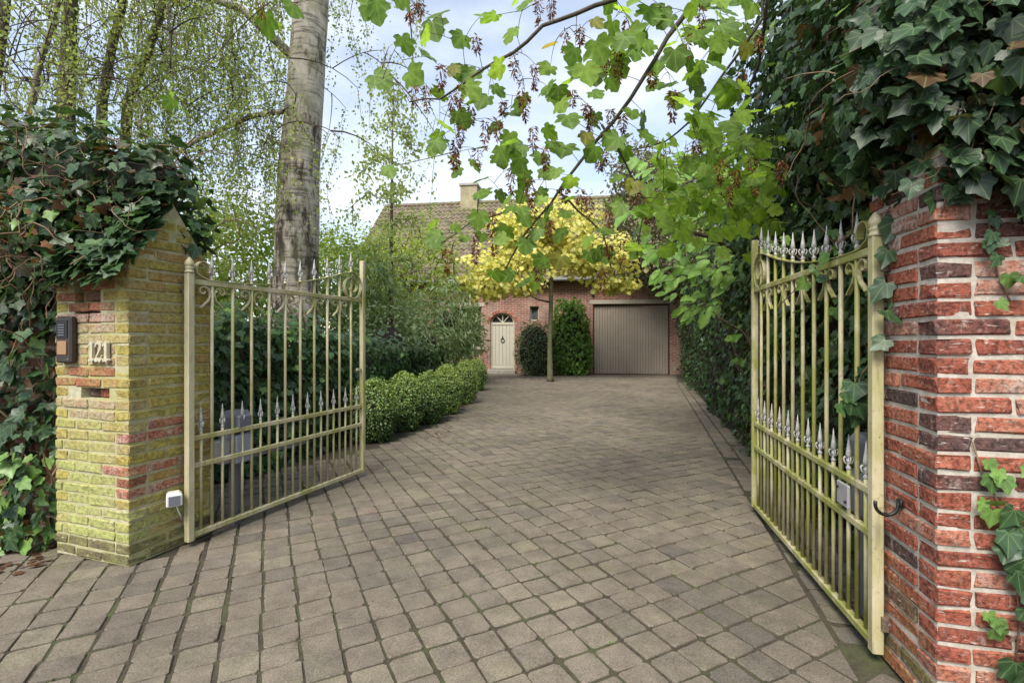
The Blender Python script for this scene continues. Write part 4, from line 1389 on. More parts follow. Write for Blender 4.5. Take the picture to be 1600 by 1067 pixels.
def on_leftB(y, out, z):
    p = PL + BX * y - AX * out
    return (p[0], p[1], z)
fl = empty('flood_lamp', on_leftB(0.205, 0.055, 0.30), 'small cream flood lamp on the mossy pillar beside the lower hinge', 'lamp', None, math.atan2(BX[1], BX[0]) - 0.6)
m = MB(); m.box(-0.036, 0.036, -0.028, 0.03, -0.038, 0.045, bev=0.012); hs = m.build('housing', M['cream_plastic'], fl, world=False)
m = MB(); m.box(-0.038, 0.038, -0.041, -0.0285, -0.032, 0.036, bev=0.006); m.build('front_rim', M['white'], fl, world=False)
m = MB(); m.box(-0.027, 0.027, -0.0445, -0.0415, -0.024, 0.027, bev=0.003); m.build('lens', M['grey_plastic'], fl, world=False)
m = MB(); m.tube([(0.0, 0.02, -0.02), (-0.03, 0.05, -0.05), (-0.045, 0.052, -0.06)], 0.009, 8); m.tube([(0.01, 0.0, -0.035), (0.02, -0.005, -0.07), (0.035, 0.0, -0.11)], 0.004, 6)
m.build('bracket', M['cream_plastic'], fl, True, False)

mo = empty('gate_motor', (-1.80, 3.10, 0.40), 'grey gate motor with swing arm behind the mossy pillar', 'gate motor', 'gate motors', math.radians(72))
m = MB(); m.box(-0.02, 0.13, -0.055, 0.10, 0.0, 0.19, bev=0.015); m.build('motor_case', M['pale_plastic'], mo, world=False)
m = MB()
m.bevbox(0.055, 0.022, 0.265, 0.16, 0.165, 0.145, 0.035); m.build('motor_cover', M['grey_plastic'], mo, world=False)
m = MB(); m.box(0.13, 0.42, -0.03, -0.005, 0.01, 0.04, bev=0.005); m.box(0.38, 0.62, -0.06, -0.035, 0.012, 0.038, bev=0.005); m.build('swing_arm', M['pale_plastic'], mo, world=False)
m = MB(); m.box(-0.09, -0.022, -0.03, 0.08, 0.02, 0.16, bev=0.004); m.build('wall_bracket', M['steel'], mo, world=False)
m = MB(); m.box(0.02, 0.08, -0.005, 0.05, -0.41, -0.002, bev=0.006); m.build('post', M['grey_plastic'], mo, world=False)

mo2 = empty('gate_motor', (1.555, 2.10, 0.42), 'pale grey gate motor half hidden behind the right gate leaf', 'gate motor', 'gate motors', math.radians(78))
m = MB(); m.box(-0.05, 0.09, -0.055, 0.055, 0.0, 0.20, bev=0.02); m.build('motor_case', M['pale_plastic'], mo2, world=False)
m = MB(); m.bevbox(0.02, 0.0, 0.285, 0.15, 0.12, 0.16, 0.03); m.build('motor_cover', M['grey_plastic'], mo2, world=False)
m = MB(); m.box(-0.01, 0.05, -0.02, 0.02, -0.43, -0.002, bev=0.006); m.build('post', M['grey_plastic'], mo2, world=False)

hk = empty('iron_hook', (PR[0] + RB[0] * 0.16, PR[1] + RB[1] * 0.16, 0.615), 'curved black iron hook sticking out of the red pillar', 'hook', None, math.atan2(RB[1], RB[0]))
m = MB()
hp_ = []
R_ = 0.036
for a in np.linspace(0.15, -math.pi - 0.15, 15):
    hp_.append((0.03 + 0.012 * math.sin(a), 0.06 - 0.0 - R_ * math.cos(a) * -1.0 - 0.028, R_ * math.sin(a)))
m.tube([(0.03, -0.03, 0.004)] + [(0.03, 0.045 - R_ * math.cos(a), R_ * 1.05 * math.sin(a)) for a in np.linspace(0.1, -math.pi - 0.25, 15)], 0.0062, 8)
m.build('hook_rod', M['black_iron'], hk, True, False)
m = MB(); m.bevbox(0.03, 0.004, 0.006, 0.03, 0.012, 0.03, 0.003); m.build('hook_plate', M['black_iron'], hk, True, False)

# ================================================================== VEGETATION
def AB(a, b, z):
    p = PL + AX * a + BX * b
    return np.array((p[0], p[1], z))
def plant(name, loc, label, cat, group=None):
    return empty(name, loc, label, cat, group)
def rnd(n, s=1.0):
    return rng.normal(size=(n, 3)) * s
DOWN = np.array((0, 0, -1.0)); UP = np.array((0, 0, 1.0))

def tangle(parent, starts, nrm, length, step, jit, grav, rad, mat, name='stem'):
    m = MB()
    for p, d in zip(starts, nrm):
        n = int(rng.uniform(0.5, 1.2) * length / step)
        w = wander(p, d, max(3, n), step, jit, grav)
        r0 = rad * rng.uniform(0.5, 1.4)
        m.tube(w, [r0 * (1 - 0.6 * i / len(w)) for i in range(len(w))], 4, False)
    o = m.build(name, mat, parent, True)
    o['kind'] = 'stuff'
    return o

# ------------------------------------------------------------------ ivy over the left wall and pillar top
iv = plant('ivy', AB(0.9, 0.1, 0), 'thick ivy with brown dead leaves heaped over the mossy pillar and its wall', 'ivy', None)
n = 3000
l = rng.uniform(-0.03, 2.3, n) ** 1.0; z = rng.uniform(0.02, 2.0, n)
out = 0.03 + 0.16 * rng.random(n) + 0.10 * nz3(np.stack([l, z, z * 0], 1), 2.5)
edge = np.clip((l + 0.05) / 0.2, 0.15, 1)
pos = np.array([AB(PL_A + a, 0.10 - o_ * e_, c) for a, o_, c, e_ in zip(l, out, z, edge)])
Nn = np.tile(np.array((-BX[0], -BX[1], 0.45)), (n, 1)) + rnd(n, 0.42)
Dd = np.tile(DOWN, (n, 1)) + rnd(n, 0.5)
cl = clump(pos, 2.2)
tn = 0.33 + 0.35 * cl + 0.14 * rng.normal(size=n)
tn = np.where((rng.random(n) < 0.10) & (cl > 0), 0.9, tn); 
tn = np.where((z < 0.55) & (rng.random(n) < 0.45), 0.85 + 0.12 * rng.random(n), tn)
sz = 0.042 + 0.06 * rng.random(n) ** 1.4
ells = [(AB(0.32, 0.28, 2.14), (0.36, 0.30, 0.24)), (AB(0.85, 0.25, 2.12), (0.50, 0.42, 0.46)), (AB(1.5, 0.25, 2.15), (0.55, 0.45, 0.50)), (AB(2.3, 0.25, 2.15), (0.6, 0.45, 0.52)),
        (AB(0.52, 0.03, 1.87), (0.27, 0.16, 0.22)), (AB(0.10, 0.42, 1.84), (0.13, 0.14, 0.18)), (AB(0.30, 0.10, 1.90), (0.22, 0.16, 0.16)), (AB(0.95, 0.0, 1.75), (0.45, 0.2, 0.35))]
p2, n2 = ell_points(ells, 4600, (0.6, 1.10), 2.2, 0.25)
N2 = n2 * 0.8 + UP * 0.45 + rnd(len(p2), 0.4)
D2 = np.tile(DOWN, (len(p2), 1)) + n2 * 0.4 + rnd(len(p2), 0.5)
c2 = clump(p2, 2.4)
t2 = 0.34 + 0.36 * c2 + 0.14 * rng.normal(size=len(p2))
t2 = np.where((rng.random(len(p2)) < 0.22) & (c2 > 0.05), 0.92, t2)
s2 = 0.038 + 0.058 * rng.random(len(p2)) ** 1.4
leaves(iv, 'ivy', 'ivy', np.vstack([pos, p2]), np.vstack([Nn, N2]), np.vstack([Dd, D2]), np.concatenate([sz, s2]), np.concatenate([tn, t2]), 300)
hull(ells[:4], 'dark_filler', M['dark_filler'], iv, 0.46)
n = 760
a_ = -0.03 + 0.6 * rng.random(n); b_ = -0.10 + 0.34 * rng.random(n)
z_ = EAVE + (RIDGE - EAVE) * np.clip(b_, -0.08, .24) / .24 + rng.uniform(-0.02, 0.16, n)
p3 = np.array([AB(a, b, c) for a, b, c in zip(a_, b_, z_)])
leaves(iv, 'ivy', 'ivy', p3, np.tile(np.array((-BX[0], -BX[1], .9)), (n, 1)) + rnd(n, .4), DOWN * .7 + np.array((-BX[0], -BX[1], 0)) * .6 + rnd(n, .5), rng.uniform(.045, .09, n), 0.36 + .3 * clump(p3, 3) + .12 * rng.normal(size=n), 0)
# dead leaves and bare brown stems where the ivy has died back
nd = 300
pd, ndn = ell_points([(AB(0.52, -0.10, 1.76), (0.36, 0.14, 0.16)), (AB(0.5, -0.08, 1.92), (0.38, 0.14, 0.14)), (AB(1.0, -0.03, 1.1), (0.35, 0.08, 0.5)), (AB(1.0, -0.05, 0.35), (0.4, 0.12, 0.35))], nd, (0.7, 1.1))
leaves(iv, 'ivy', 'dead', pd, ndn + rnd(nd, .6), DOWN + rnd(nd, .7), rng.uniform(0.03, 0.06, nd), rng.random(nd), 0, 'dead_leaf')
st, sn = ell_points(ells[:2] + ells[4:] + [(AB(0.55, -0.10, 1.76), (0.40, 0.12, 0.16)), (AB(0.45, -0.08, 1.86), (0.40, 0.12, 0.12))], 260, (0.95, 1.1))
tangle(iv, st, rnd(260) - UP * 0.3, 0.42, 0.035, 0.35, -0.06, 0.0042, M['vine'])
ls_ = [AB(PL_A + a, 0.02 - 0.05 * random.random(), zz) for a, zz in zip(rng.uniform(0.02, 1.4, 60), rng.uniform(0.0, 1.5, 60))]
tangle(iv, ls_, rnd(60, .3) + UP, 0.8, 0.05, 0.22, 0.03, 0.0065, M['vine'])

# ------------------------------------------------------------------ ivy overhang on the right
RI = lambda s, b, z: np.array((PR[0] + RA[0] * s + RB[0] * b, PR[1] + RA[1] * s + RB[1] * b, z))
ir = plant('ivy', RI(0.4, 0.2, 0), 'dark mass of ivy hanging over the red brick pillar and the right gate leaf', 'ivy', None)
ells = [((1.75, 1.42, 2.04), (0.42, 0.24, 0.33)), ((1.43, 1.78, 2.06), (0.22, 0.30, 0.34)), ((2.15, 1.42, 2.1), (0.4, 0.3, 0.4)), ((1.80, 1.62, 2.42), (0.50, 0.42, 0.58)), ((2.35, 1.55, 2.45), (0.6, 0.5, 0.66)), ((2.05, 2.35, 2.62), (0.56, 0.62, 0.66)), ((2.30, 3.10, 2.85), (0.58, 0.75, 0.85)),
        ((2.55, 3.9, 3.4), (0.66, 0.8, 1.1)), ((2.9, 2.2, 2.9), (0.8, 0.9, 0.9)), ((2.25, 2.3, 3.3), (0.6, 0.8, 0.7))]
p2, n2 = ell_points(ells, 12500, (0.62, 1.10), 2.0, 0.22)
c2 = clump(p2, 2.4)
N2 = n2 * 0.75 + UP * 0.35 + rnd(len(p2), 0.38)
D2 = np.tile(DOWN, (len(p2), 1)) + n2 * 0.3 + rnd(len(p2), 0.4)
t2 = 0.24 + 0.26 * c2 + 0.12 * rng.normal(size=len(p2))  # tints kept low: shade of the overhanging mass put into leaf colour
t2 = np.where((rng.random(len(p2)) < 0.04), 0.93, t2)
leaves(ir, 'ivy', 'ivy', p2, N2, D2, 0.040 + 0.050 * rng.random(len(p2)) ** 1.4, t2, 300)
hull(ells[3:], 'dark_filler', M['dark_filler'], ir, 0.57)
n = 1300
s_ = rng.uniform(-0.12, 0.75, n); b_ = np.where(rng.random(n) < .7, rng.uniform(-0.13, 0.03, n), rng.uniform(0, .42, n)); z_ = 1.63 + 0.75 * rng.random(n) ** 1.3 + 0.05 * np.sin(s_ * 17)
s_ = np.where(b_ > 0.03, -rng.uniform(0.02, 0.12, n), s_)
k_ = (s_ > 0.0) | (z_ > 1.86); s_, b_, z_ = s_[k_], b_[k_], z_[k_]; n = len(s_)
p3 = np.array([RI(a, b, c) for a, b, c in zip(s_, b_, z_)])
leaves(ir, 'ivy', 'ivy', p3, np.tile(np.array((-.25, -.85, .35)), (n, 1)) + rnd(n, .4), DOWN + rnd(n, .4), 0.045 + .05 * rng.random(n), 0.2 + .2 * clump(p3, 3) + .1 * rng.normal(size=n), 0)
st, sn = ell_points(ells[:4], 100, (0.96, 1.1))
k = st[:, 1] < 3.3
tangle(ir, st[k], sn[k] * 0.2 + rnd(k.sum(), .7) - UP * 0.4, 0.5, 0.04, 0.28, -0.05, 0.0032, M['vine'])
pd, ndn = ell_points([((1.62, 1.75, 2.1), (0.3, 0.35, 0.25)), ((1.9, 2.3, 2.25), (0.35, 0.5, 0.35))], 90, (0.8, 1.1))
leaves(ir, 'ivy', 'dead', pd, ndn + rnd(90, .6), DOWN + rnd(90, .7), rng.uniform(0.05, 0.09, 90), rng.random(90), 0, 'dead_leaf')

# trailing shoots of that ivy: along the gate post, on the brick face, through the gate
def shoot(name, label, path, leafdef, rad, parent_loc):
    r = plant(name, parent_loc, label, 'ivy', None)
    m = MB()
    for pth in path:
        m = MB(); m.tube(pth, rad, 5); m.build('stem', M['vine'], r, True)
    L_ = np.array([q[0] for q in leafdef]); n_ = len(L_)
    leaves(r, 'ivy', 'ivy', L_, np.array([q[1] for q in leafdef]), np.array([q[2] for q in leafdef]), np.array([q[3] for q in leafdef]), np.array([q[4] for q in leafdef]), n_)
    return r
px_leaves = [(1395, 250, .085), (1402, 352, .085), (1385, 300, .06), (1405, 300, .07), (1388, 398, .09), (1410, 380, .06), (1386, 448, .085), (1400, 470, .05), (1384, 494, .085), (1384, 538, .07), (1408, 330, .07), (1398, 215, .09), (1425, 290, .06), (1440, 262, .06)]
ld = []
for x, y, s in px_leaves:
    p = P(x, y - 8, 1.76 if x < 1415 else 1.55)
    ld.append((p, np.array((-0.45, -0.8, 0.35)) + rng.normal(0, .28, 3), DOWN + np.array((-.35, 0, 0)) + rng.normal(0, .3, 3), s * rng.uniform(.95, 1.2), 0.38 + 0.1 * rng.normal()))
pth = [P(1402, 180, 1.78), P(1398, 260, 1.78), P(1402, 330, 1.785), P(1396, 400, 1.79), P(1400, 450, 1.79), P(1394, 500, 1.79), P(1396, 560, 1.795), P(1388, 600, 1.80)]
shoot('ivy_shoot', 'string of dark ivy leaves hanging along the right gate post', [pth], ld, 0.004, (1.39, 1.78, 0))

def face_r(px, py, outw):
    t = (px - CX) / F
    s = (t * PR[1] - PR[0]) / (RA[0] - t * RA[1])
    p = PR + RA * s - RB * outw
    return np.array((p[0], p[1], CH + (HY - py) * p[1] / F))
ld = []
for x, y, s, t in [(1535, 728, .045, .9), (1548, 742, .05, .95), (1541, 752, .06, .75), (1556, 755, .055, .8), (1530, 790, .045, .95), (1545, 790, .055, .9), (1540, 805, .06, .9), (1570, 805, .07, .45), (1580, 830, .10, .4), (1562, 840, .08, .42), (1598, 820, .07, .45),
                   (1590, 880, .10, .4), (1560, 862, .06, .4), (1598, 925, .09, .4), (1575, 900, .07, .35), (1588, 960, .06, .35), (1532, 965, .04, .95), (1545, 975, .05, .85), (1538, 990, .06, .8), (1590, 1010, .08, .4), (1575, 1040, .10, .4), (1600, 1055, .1, .42), (1596, 742, .04, .9), (1565, 438, .05, .8), (1580, 442, .05, .6),
                   (1540, 372, .05, .4), (1545, 350, .04, .4), (1555, 395, .04, .4), (1532, 388, .04, .4), (1548, 408, .05, .45), (1535, 340, .035, .4), (1545, 480, .04, .9)]:
    ld.append((face_r(x, y - 10, 0.018 + 0.02 * random.random()), np.array((-RB[0], -RB[1], 0.25)) + rng.normal(0, .25, 3), DOWN + rng.normal(0, .45, 3), s, t))
paths = [[face_r(1518, 690, .004), face_r(1530, 735, .006), face_r(1552, 775, .006), face_r(1572, 830, .006), face_r(1585, 900, .006), face_r(1590, 980, .006), face_r(1580, 1060, .006)],
         [face_r(1545, 300, .006), face_r(1543, 350, .005), face_r(1548, 400, .006), face_r(1562, 445, .005), face_r(1575, 470, .006)],
         [face_r(1590, 1000, .006), face_r(1560, 985, .006), face_r(1540, 975, .006)],
         [face_r(1450, 250, .02), face_r(1500, 215, .06), face_r(1490, 300, .03)], [face_r(1400 + 70, 330, .005), face_r(1480, 290, .01), face_r(1520, 300, .008), face_r(1545, 305, .006)]]
shoot('ivy_shoot', 'sparse bright and dark ivy leaves creeping over the red brick face', paths, ld, 0.0028, (1.5, 1.45, 0))

ld = []
for x, y, s, t in [(1335, 598, .085, .4), (1350, 612, .08, .35), (1330, 625, .09, .33), (1342, 640, .08, .3), (1318, 612, .07, .5), (1350, 590, .05, .4), (1310, 630, .06, .6), (1345, 575, .05, .4)]:
    ld.append((P(x, y, 1.93), np.array((-.2, -.85, 0.3)) + rng.normal(0, .3, 3), DOWN + rng.normal(0, .4, 3), s, t))
for x, y, s, t, Y in [(1290, 395, .07, .85, 2.15), (1300, 360, .06, .6, 2.1), (1310, 385, .05, .8, 2.1), (1275, 415, .06, .85, 2.3), (1260, 440, .07, .9, 2.4), (1225, 370, .07, .9, 2.9), (1190, 385, .1, .9, 3.2), (1290, 440, .06, .4, 2.2), (1305, 480, .06, .7, 2.15), (1255, 485, .06, .8, 2.5)]:
    ld.append((P(x, y, Y), np.array((-.4, -.8, 0.4)) + rng.normal(0, .4, 3), DOWN + rng.normal(0, .5, 3), s, t))
paths = [[P(1365, 560, 1.9), P(1345, 585, 1.92), P(1335, 620, 1.94), P(1325, 640, 1.95)], [P(1330, 360, 2.0), P(1305, 385, 2.1), P(1280, 410, 2.25), P(1250, 445, 2.45), P(1215, 480, 2.8)], [P(1345, 430, 2.0), P(1300, 490, 2.2), P(1270, 520, 2.4)]]
shoot('ivy_shoot', 'ivy shoot with big dark leaves threaded through the right gate leaf', paths, ld, 0.0026, (1.6, 2.0, 0))

# ------------------------------------------------------------------ ivy walls beside the drive
def ivy_wall(root, path, hs, n, size, matk='ivy', bulge=0.18, topw=0.5, side=1, tint0=0.33, parts=0, shape='ivy', hull_in=0.16, lmp=1.0, toprag=0.18):
    path = np.array(path, float); hs = np.array(hs, float)
    seg = np.linalg.norm(np.diff(path, axis=0), axis=1); cum = np.concatenate([[0], np.cumsum(seg)]); Lt = cum[-1]
    def at(t):
        x = np.interp(t, cum, path[:, 0]); y = np.interp(t, cum, path[:, 1]); h = np.interp(t, cum, hs)
        dx = np.interp(t + .05, cum, path[:, 0]) - np.interp(t - .05, cum, path[:, 0]); dy = np.interp(t + .05, cum, path[:, 1]) - np.interp(t - .05, cum, path[:, 1])
        d = unit(np.stack([dx, dy], -1)); nn = np.stack([-d[..., 1], d[..., 0]], -1) * side
        return x, y, h, nn
    ymean = np.interp(np.linspace(0, Lt, 50), cum, path[:, 1])
    # more leaves where they show larger
    tt = np.linspace(0, Lt, 400); wgt = 1 / np.maximum(np.interp(tt, cum, path[:, 1]), 1.8) ** 0.9
    cdf = np.cumsum(wgt); cdf /= cdf[-1]
    t = np.interp(rng.random(n), cdf, tt)
    x, y, h, nn = at(t)
    h = h * (1 + toprag * nz3(np.stack([t, t * 0, t * 0], 1), 1.6))
    top = rng.random(n) < 0.22
    zz = np.where(top, h + 0.10 * rng.normal(size=n), h * rng.random(n) ** 0.9)
    b = bulge * nz3(np.stack([x, y, zz], 1), 1.5 * lmp) + 0.5 * bulge * nz3(np.stack([x, y, zz], 1), 4.0) + rng.uniform(-0.05, 0.08, n)
    inn = np.where(top, -rng.random(n) * topw, 0)
    off = b + inn
    p = np.stack([x + nn[:, 0] * off, y + nn[:, 1] * off, np.maximum(zz, 0.02)], 1)
    Nn = np.stack([nn[:, 0], nn[:, 1], np.where(top, 1.6, 0.35)], 1) + rnd(n, 0.42)
    Dd = np.stack([nn[:, 0] * .5, nn[:, 1] * .5, np.full(n, -1.0)], 1) + rnd(n, 0.5)
    c = clump(p, 1.9)
    tn = tint0 + 0.34 * c + 0.13 * rng.normal(size=n)
    tn = np.where((rng.random(n) < 0.05), 0.9, tn)
    s = rng.uniform(size[0], size[1], n)
    leaves(root, shape, matk, p, Nn, Dd, s, tn, parts)
    # twig-brown body added behind the leaves to block light and darken the gaps
    m = MB(); nu = max(8, int(Lt / 0.3)); nv = 8
    vs = []
    for i in range(nu + 1):
        x_, y_, h_, n_ = at(np.array([Lt * i / nu]))
        x_, y_, h_, n_ = x_[0], y_[0], h_[0], n_[0]
        h_ *= 0.90
        prof = [(0, -0.02), (0.02, h_ * .25), (0.03, h_ * .5), (0.0, h_ * .75), (-0.06, h_ * .93), (-0.2, h_), (-topw, h_ * .98), (-topw - .1, h_ * .5), (-topw - .1, -0.02)]
        for q, (o_, z_) in enumerate(prof):
            w = 0.07 * mnoise.noise(Vector((x_ * 2, y_ * 2, z_ * 2))) - hull_in
            vs.append((x_ + n_[0] * (o_ + w), y_ + n_[1] * (o_ + w), z_))
    k_ = 9
    fs = [(i * k_ + j, (i + 1) * k_ + j, (i + 1) * k_ + j + 1, i * k_ + j + 1) for i in range(nu) for j in range(k_ - 1)]
    fs += [tuple(range(k_)), tuple(nu * k_ + j for j in range(k_))]
    m.add(vs, fs)
    link('dark_filler', fix_normals(m.mesh('dark_filler', True)), M['dark_filler'], root)
    return p, Nn

hd = plant('ivy_hedge', (2.4, 4.6, 0), 'tall dark ivy hedge running from the right gate leaf back to the garage', 'hedge', None)
HP = [(1.95, 1.96), (2.02, 3.0), (2.42, 4.7), (2.72, 5.6), (3.12, 7.0), (3.95, 10.0), (4.72, 13.0), (5.62, 16.1)]
ivy_wall(hd, HP, [2.2, 2.4, 2.7, 2.9, 3.1, 3.35, 3.5, 3.5], 15000, (0.055, 0.085), 'ivy', 0.24, 0.6, 1, 0.36, 300)
t_ = rng.uniform(0, 1, 70)
sp = np.stack([1.9 + 0.75 * t_, 2.0 + 3.6 * t_, rng.uniform(0.1, 1.6, 70)], 1)
tangle(hd, sp, rnd(70, .4) + UP, 0.9, 0.06, 0.2, 0.02, 0.006, M['vine'])

bk = plant('ivy_bank', (-2.3, 4.6, 0), 'low bank of glossy dark ivy behind the left gate leaf and box shrubs', 'ivy', None)
ivy_wall(bk, [(-3.4, 3.55), (-2.75, 3.85), (-2.42, 4.3), (-2.12, 5.0), (-1.95, 5.9), (-1.72, 7.0), (-1.55, 8.4), (-1.45, 10.5)], [1.45, 1.42, 1.36, 1.26, 1.18, 1.08, 1.0, 0.98], 10500, (0.05, 0.085), 'ivy', 0.16, 0.7, -1, 0.44, 300)
sp = np.stack([-2.35 + rng.normal(0, .2, 40), 4.35 + rng.normal(0, .25, 40), rng.uniform(1.25, 1.75, 40)], 1)
tangle(bk, sp, rnd(40, 1), 0.4, 0.04, 0.3, 0, 0.004, M['twig'])

# ------------------------------------------------------------------ shrubs
def shrub(name, label, cat, ells, n, shape, matk, size, tint0, loc, group=None, parts=0, k=0.72, upb=0.35, lump=0.16, jit=0.45, shell=(0.78, 1.06), tv=0.3, top_light=0.0, droop=0.6):
    r = plant(name, loc, label, cat, group)
    p, nn = ell_points(ells, n, shell, 2.4, lump)
    ok = p[:, 2] > 0.01
    p, nn = p[ok], nn[ok]
    c = clump(p, 3.0 if size[1] < 0.05 else 1.6)
    t = tint0 + tv * c + 0.13 * rng.normal(size=len(p))
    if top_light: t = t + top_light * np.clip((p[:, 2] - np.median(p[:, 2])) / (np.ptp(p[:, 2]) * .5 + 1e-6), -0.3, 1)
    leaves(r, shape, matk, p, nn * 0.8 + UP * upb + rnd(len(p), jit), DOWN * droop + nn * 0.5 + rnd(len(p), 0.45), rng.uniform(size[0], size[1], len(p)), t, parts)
    if k > 0: hull(ells, 'dark_filler', M['dark_filler'], r, k)
    return r
BOXES = [(-1.66, 5.75, 0.33, 0.71, .40, 'nearest clipped box shrub, dark green, right beside the left gate leaf'),
         (-1.42, 6.42, 0.29, 0.72, .45, 'second clipped box shrub from the left gate, rounded and mid green'),
         (-1.20, 6.98, 0.26, 0.71, .50, 'third clipped box shrub from the left gate, narrow and mid green'),
         (-1.06, 7.85, 0.30, 0.76, .68, 'fourth clipped box shrub from the left gate, tipped with lime green'),
         (-0.88, 9.05, 0.28, 0.78, .78, 'fifth clipped box shrub from the left gate, the most lime green of the row'),
         (-0.84, 11.3, 0.28, 0.72, .62, 'farthest clipped box shrub, small and close to the house')]
for x, y, r_, h, t, lab in BOXES:
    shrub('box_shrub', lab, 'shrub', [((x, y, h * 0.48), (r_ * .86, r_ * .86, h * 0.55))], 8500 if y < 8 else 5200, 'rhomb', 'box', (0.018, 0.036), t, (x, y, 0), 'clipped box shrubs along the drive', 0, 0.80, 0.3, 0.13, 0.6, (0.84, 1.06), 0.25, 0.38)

shrub('rhododendron_shrub', 'large rhododendron with long narrow leaves left of the front door', 'shrub',
      [((-2.95, 10.8, 1.55), (0.95, 0.9, 0.9)), ((-1.72, 12.3, 1.6), (0.95, 0.9, 1.05)), ((-2.3, 11.5, 1.1), (1.0, 0.9, 1.0)), ((-1.30, 13.4, 1.1), (0.55, 0.6, 1.15))], 6500, 'lance', 'shrub', (0.11, 0.19), 0.66, (-2.2, 11.5, 0), None, 0, 0.3, 0.5, 0.25, 0.5, (0.62, 1.12))
shrub('shrub', 'leafy green shrub in front of the rhododendron behind the ivy bank', 'shrub',
      [((-2.25, 8.6, 1.1), (0.75, 0.7, 0.7)), ((-1.75, 9.8, 1.0), (0.5, 0.6, 0.75))], 3000, 'oval', 'shrub', (0.05, 0.09), 0.62, (-2.1, 8.9, 0), None, 0, 0.45)
shrub('shrub', 'drooping willowy shrub standing right behind the tall stile of the left gate', 'shrub',
      [((-2.75, 9.4, 2.25), (0.65, 0.6, 0.75)), ((-3.2, 9.6, 1.8), (0.6, 0.6, 0.8))], 1700, 'lance', 'shrub', (0.10, 0.17), 0.6, (-2.9, 9.5, 0), None, 0, 0, 0.2, 0.3, 0.4, (0.5, 1.15))
shrub('shrub', 'bright yellow green bush beyond the mossy pillar left of the birch trunk', 'shrub',
      [((-4.9, 8.8, 2.7), (1.1, 1.0, 1.05)), ((-5.8, 9.2, 2.3), (1.2, 1.0, 1.2)), ((-4.6, 8.4, 1.5), (0.8, 0.9, 0.9))], 6500, 'oval', 'lime', (0.07, 0.12), 0.55, (-5, 8.8, 0), None, 0, 0, 0.4, 0.3, 0.5, (0.6, 1.12))
shrub('shrub', 'yellow green bush showing between the birch trunk and the tall stile of the left gate', 'shrub',
      [((-3.75, 10.3, 2.5), (0.8, 0.8, 1.1)), ((-3.5, 10.6, 1.5), (0.8, 0.8, 1.0))], 4600, 'oval', 'lime', (0.06, 0.10), 0.5, (-3.7, 10.4, 0), None, 0, 0, 0.4, 0.3, 0.5, (0.6, 1.12))
shrub('shrub', 'dark green rounded shrub between the front door and the yellow tree trunk', 'shrub',
      [((0.74, 16.05, 0.85), (0.66, 0.5, 0.98)), ((1.15, 16.1, 0.55), (0.4, 0.4, 0.6))], 3400, 'oval', 'shrub', (0.05, 0.085), 0.30, (0.68, 16.05, 0), None, 0, 0.8)
shrub('climbing_shrub', 'bright green climber trained up the brick wall beside the garage door', 'shrub',
      [((1.93, 16.15, 1.3), (0.66, 0.42, 1.3)), ((2.1, 16.1, 0.7), (0.58, 0.4, 0.75))], 2400, 'oval', 'fresh', (0.09, 0.16), 0.5, (2.0, 16.1, 0), None, 0, 0.7)
shrub('climbing_shrub', 'dark climber hanging over the wall top right of the garage door', 'shrub',
      [((5.0, 15.9, 3.3), (0.8, 0.45, 0.75)), ((4.1, 16.05, 3.75), (0.8, 0.35, 0.5))], 1500, 'oval', 'dull', (0.07, 0.12), 0.35, (5.4, 16.1, 0), None, 0, 0.5)

# ------------------------------------------------------------------ trees
def limb_tree(name, loc, label, trunk_pts, radii, mat, group=None, sides=10, limbs=()):
    r = plant(name, loc, label, 'tree', group)
    if sides >= 16:        # old bark: ridged and furrowed
        tp = np.array(trunk_pts, float); u0 = np.linspace(0, 1, len(tp)); uu = np.linspace(0, 1, 110)
        cx3 = np.stack([np.interp(uu, u0, tp[:, k]) for k in range(3)], 1); rr = np.interp(uu, u0, radii)
        ns3 = 40; vs = []; fs = []
        for i in range(110):
            for k in range(ns3):
                a = 2 * math.pi * k / ns3
                q = Vector((math.cos(a), math.sin(a), 0))
                f = 1 + 0.045 * mnoise.noise(Vector((q.x * 5, q.y * 5, cx3[i][2] * 1.6))) + 0.05 * mnoise.noise(Vector((q.x * 2, q.y * 2, cx3[i][2] * .9))) - 0.05 * abs(mnoise.noise(Vector((q.x * 9, q.y * 9, cx3[i][2] * 2.2))))
                vs.append((cx3[i][0] + q.x * rr[i] * f, cx3[i][1] + q.y * rr[i] * f, cx3[i][2]))
        for i in range(109):
            for k in range(ns3):
                fs.append((i * ns3 + k, i * ns3 + (k + 1) % ns3, (i + 1) * ns3 + (k + 1) % ns3, (i + 1) * ns3 + k))
        m = MB(); m.add(vs, fs); t = m.build('trunk', mat, r, True)
    else:
        m = MB(); m.tube(trunk_pts, radii, sides); t = m.build('trunk', mat, r, True)
    for pts, rr in limbs:
        m = MB(); m.tube(pts, rr, 6); m.build('branch', mat, r, True)
    return r

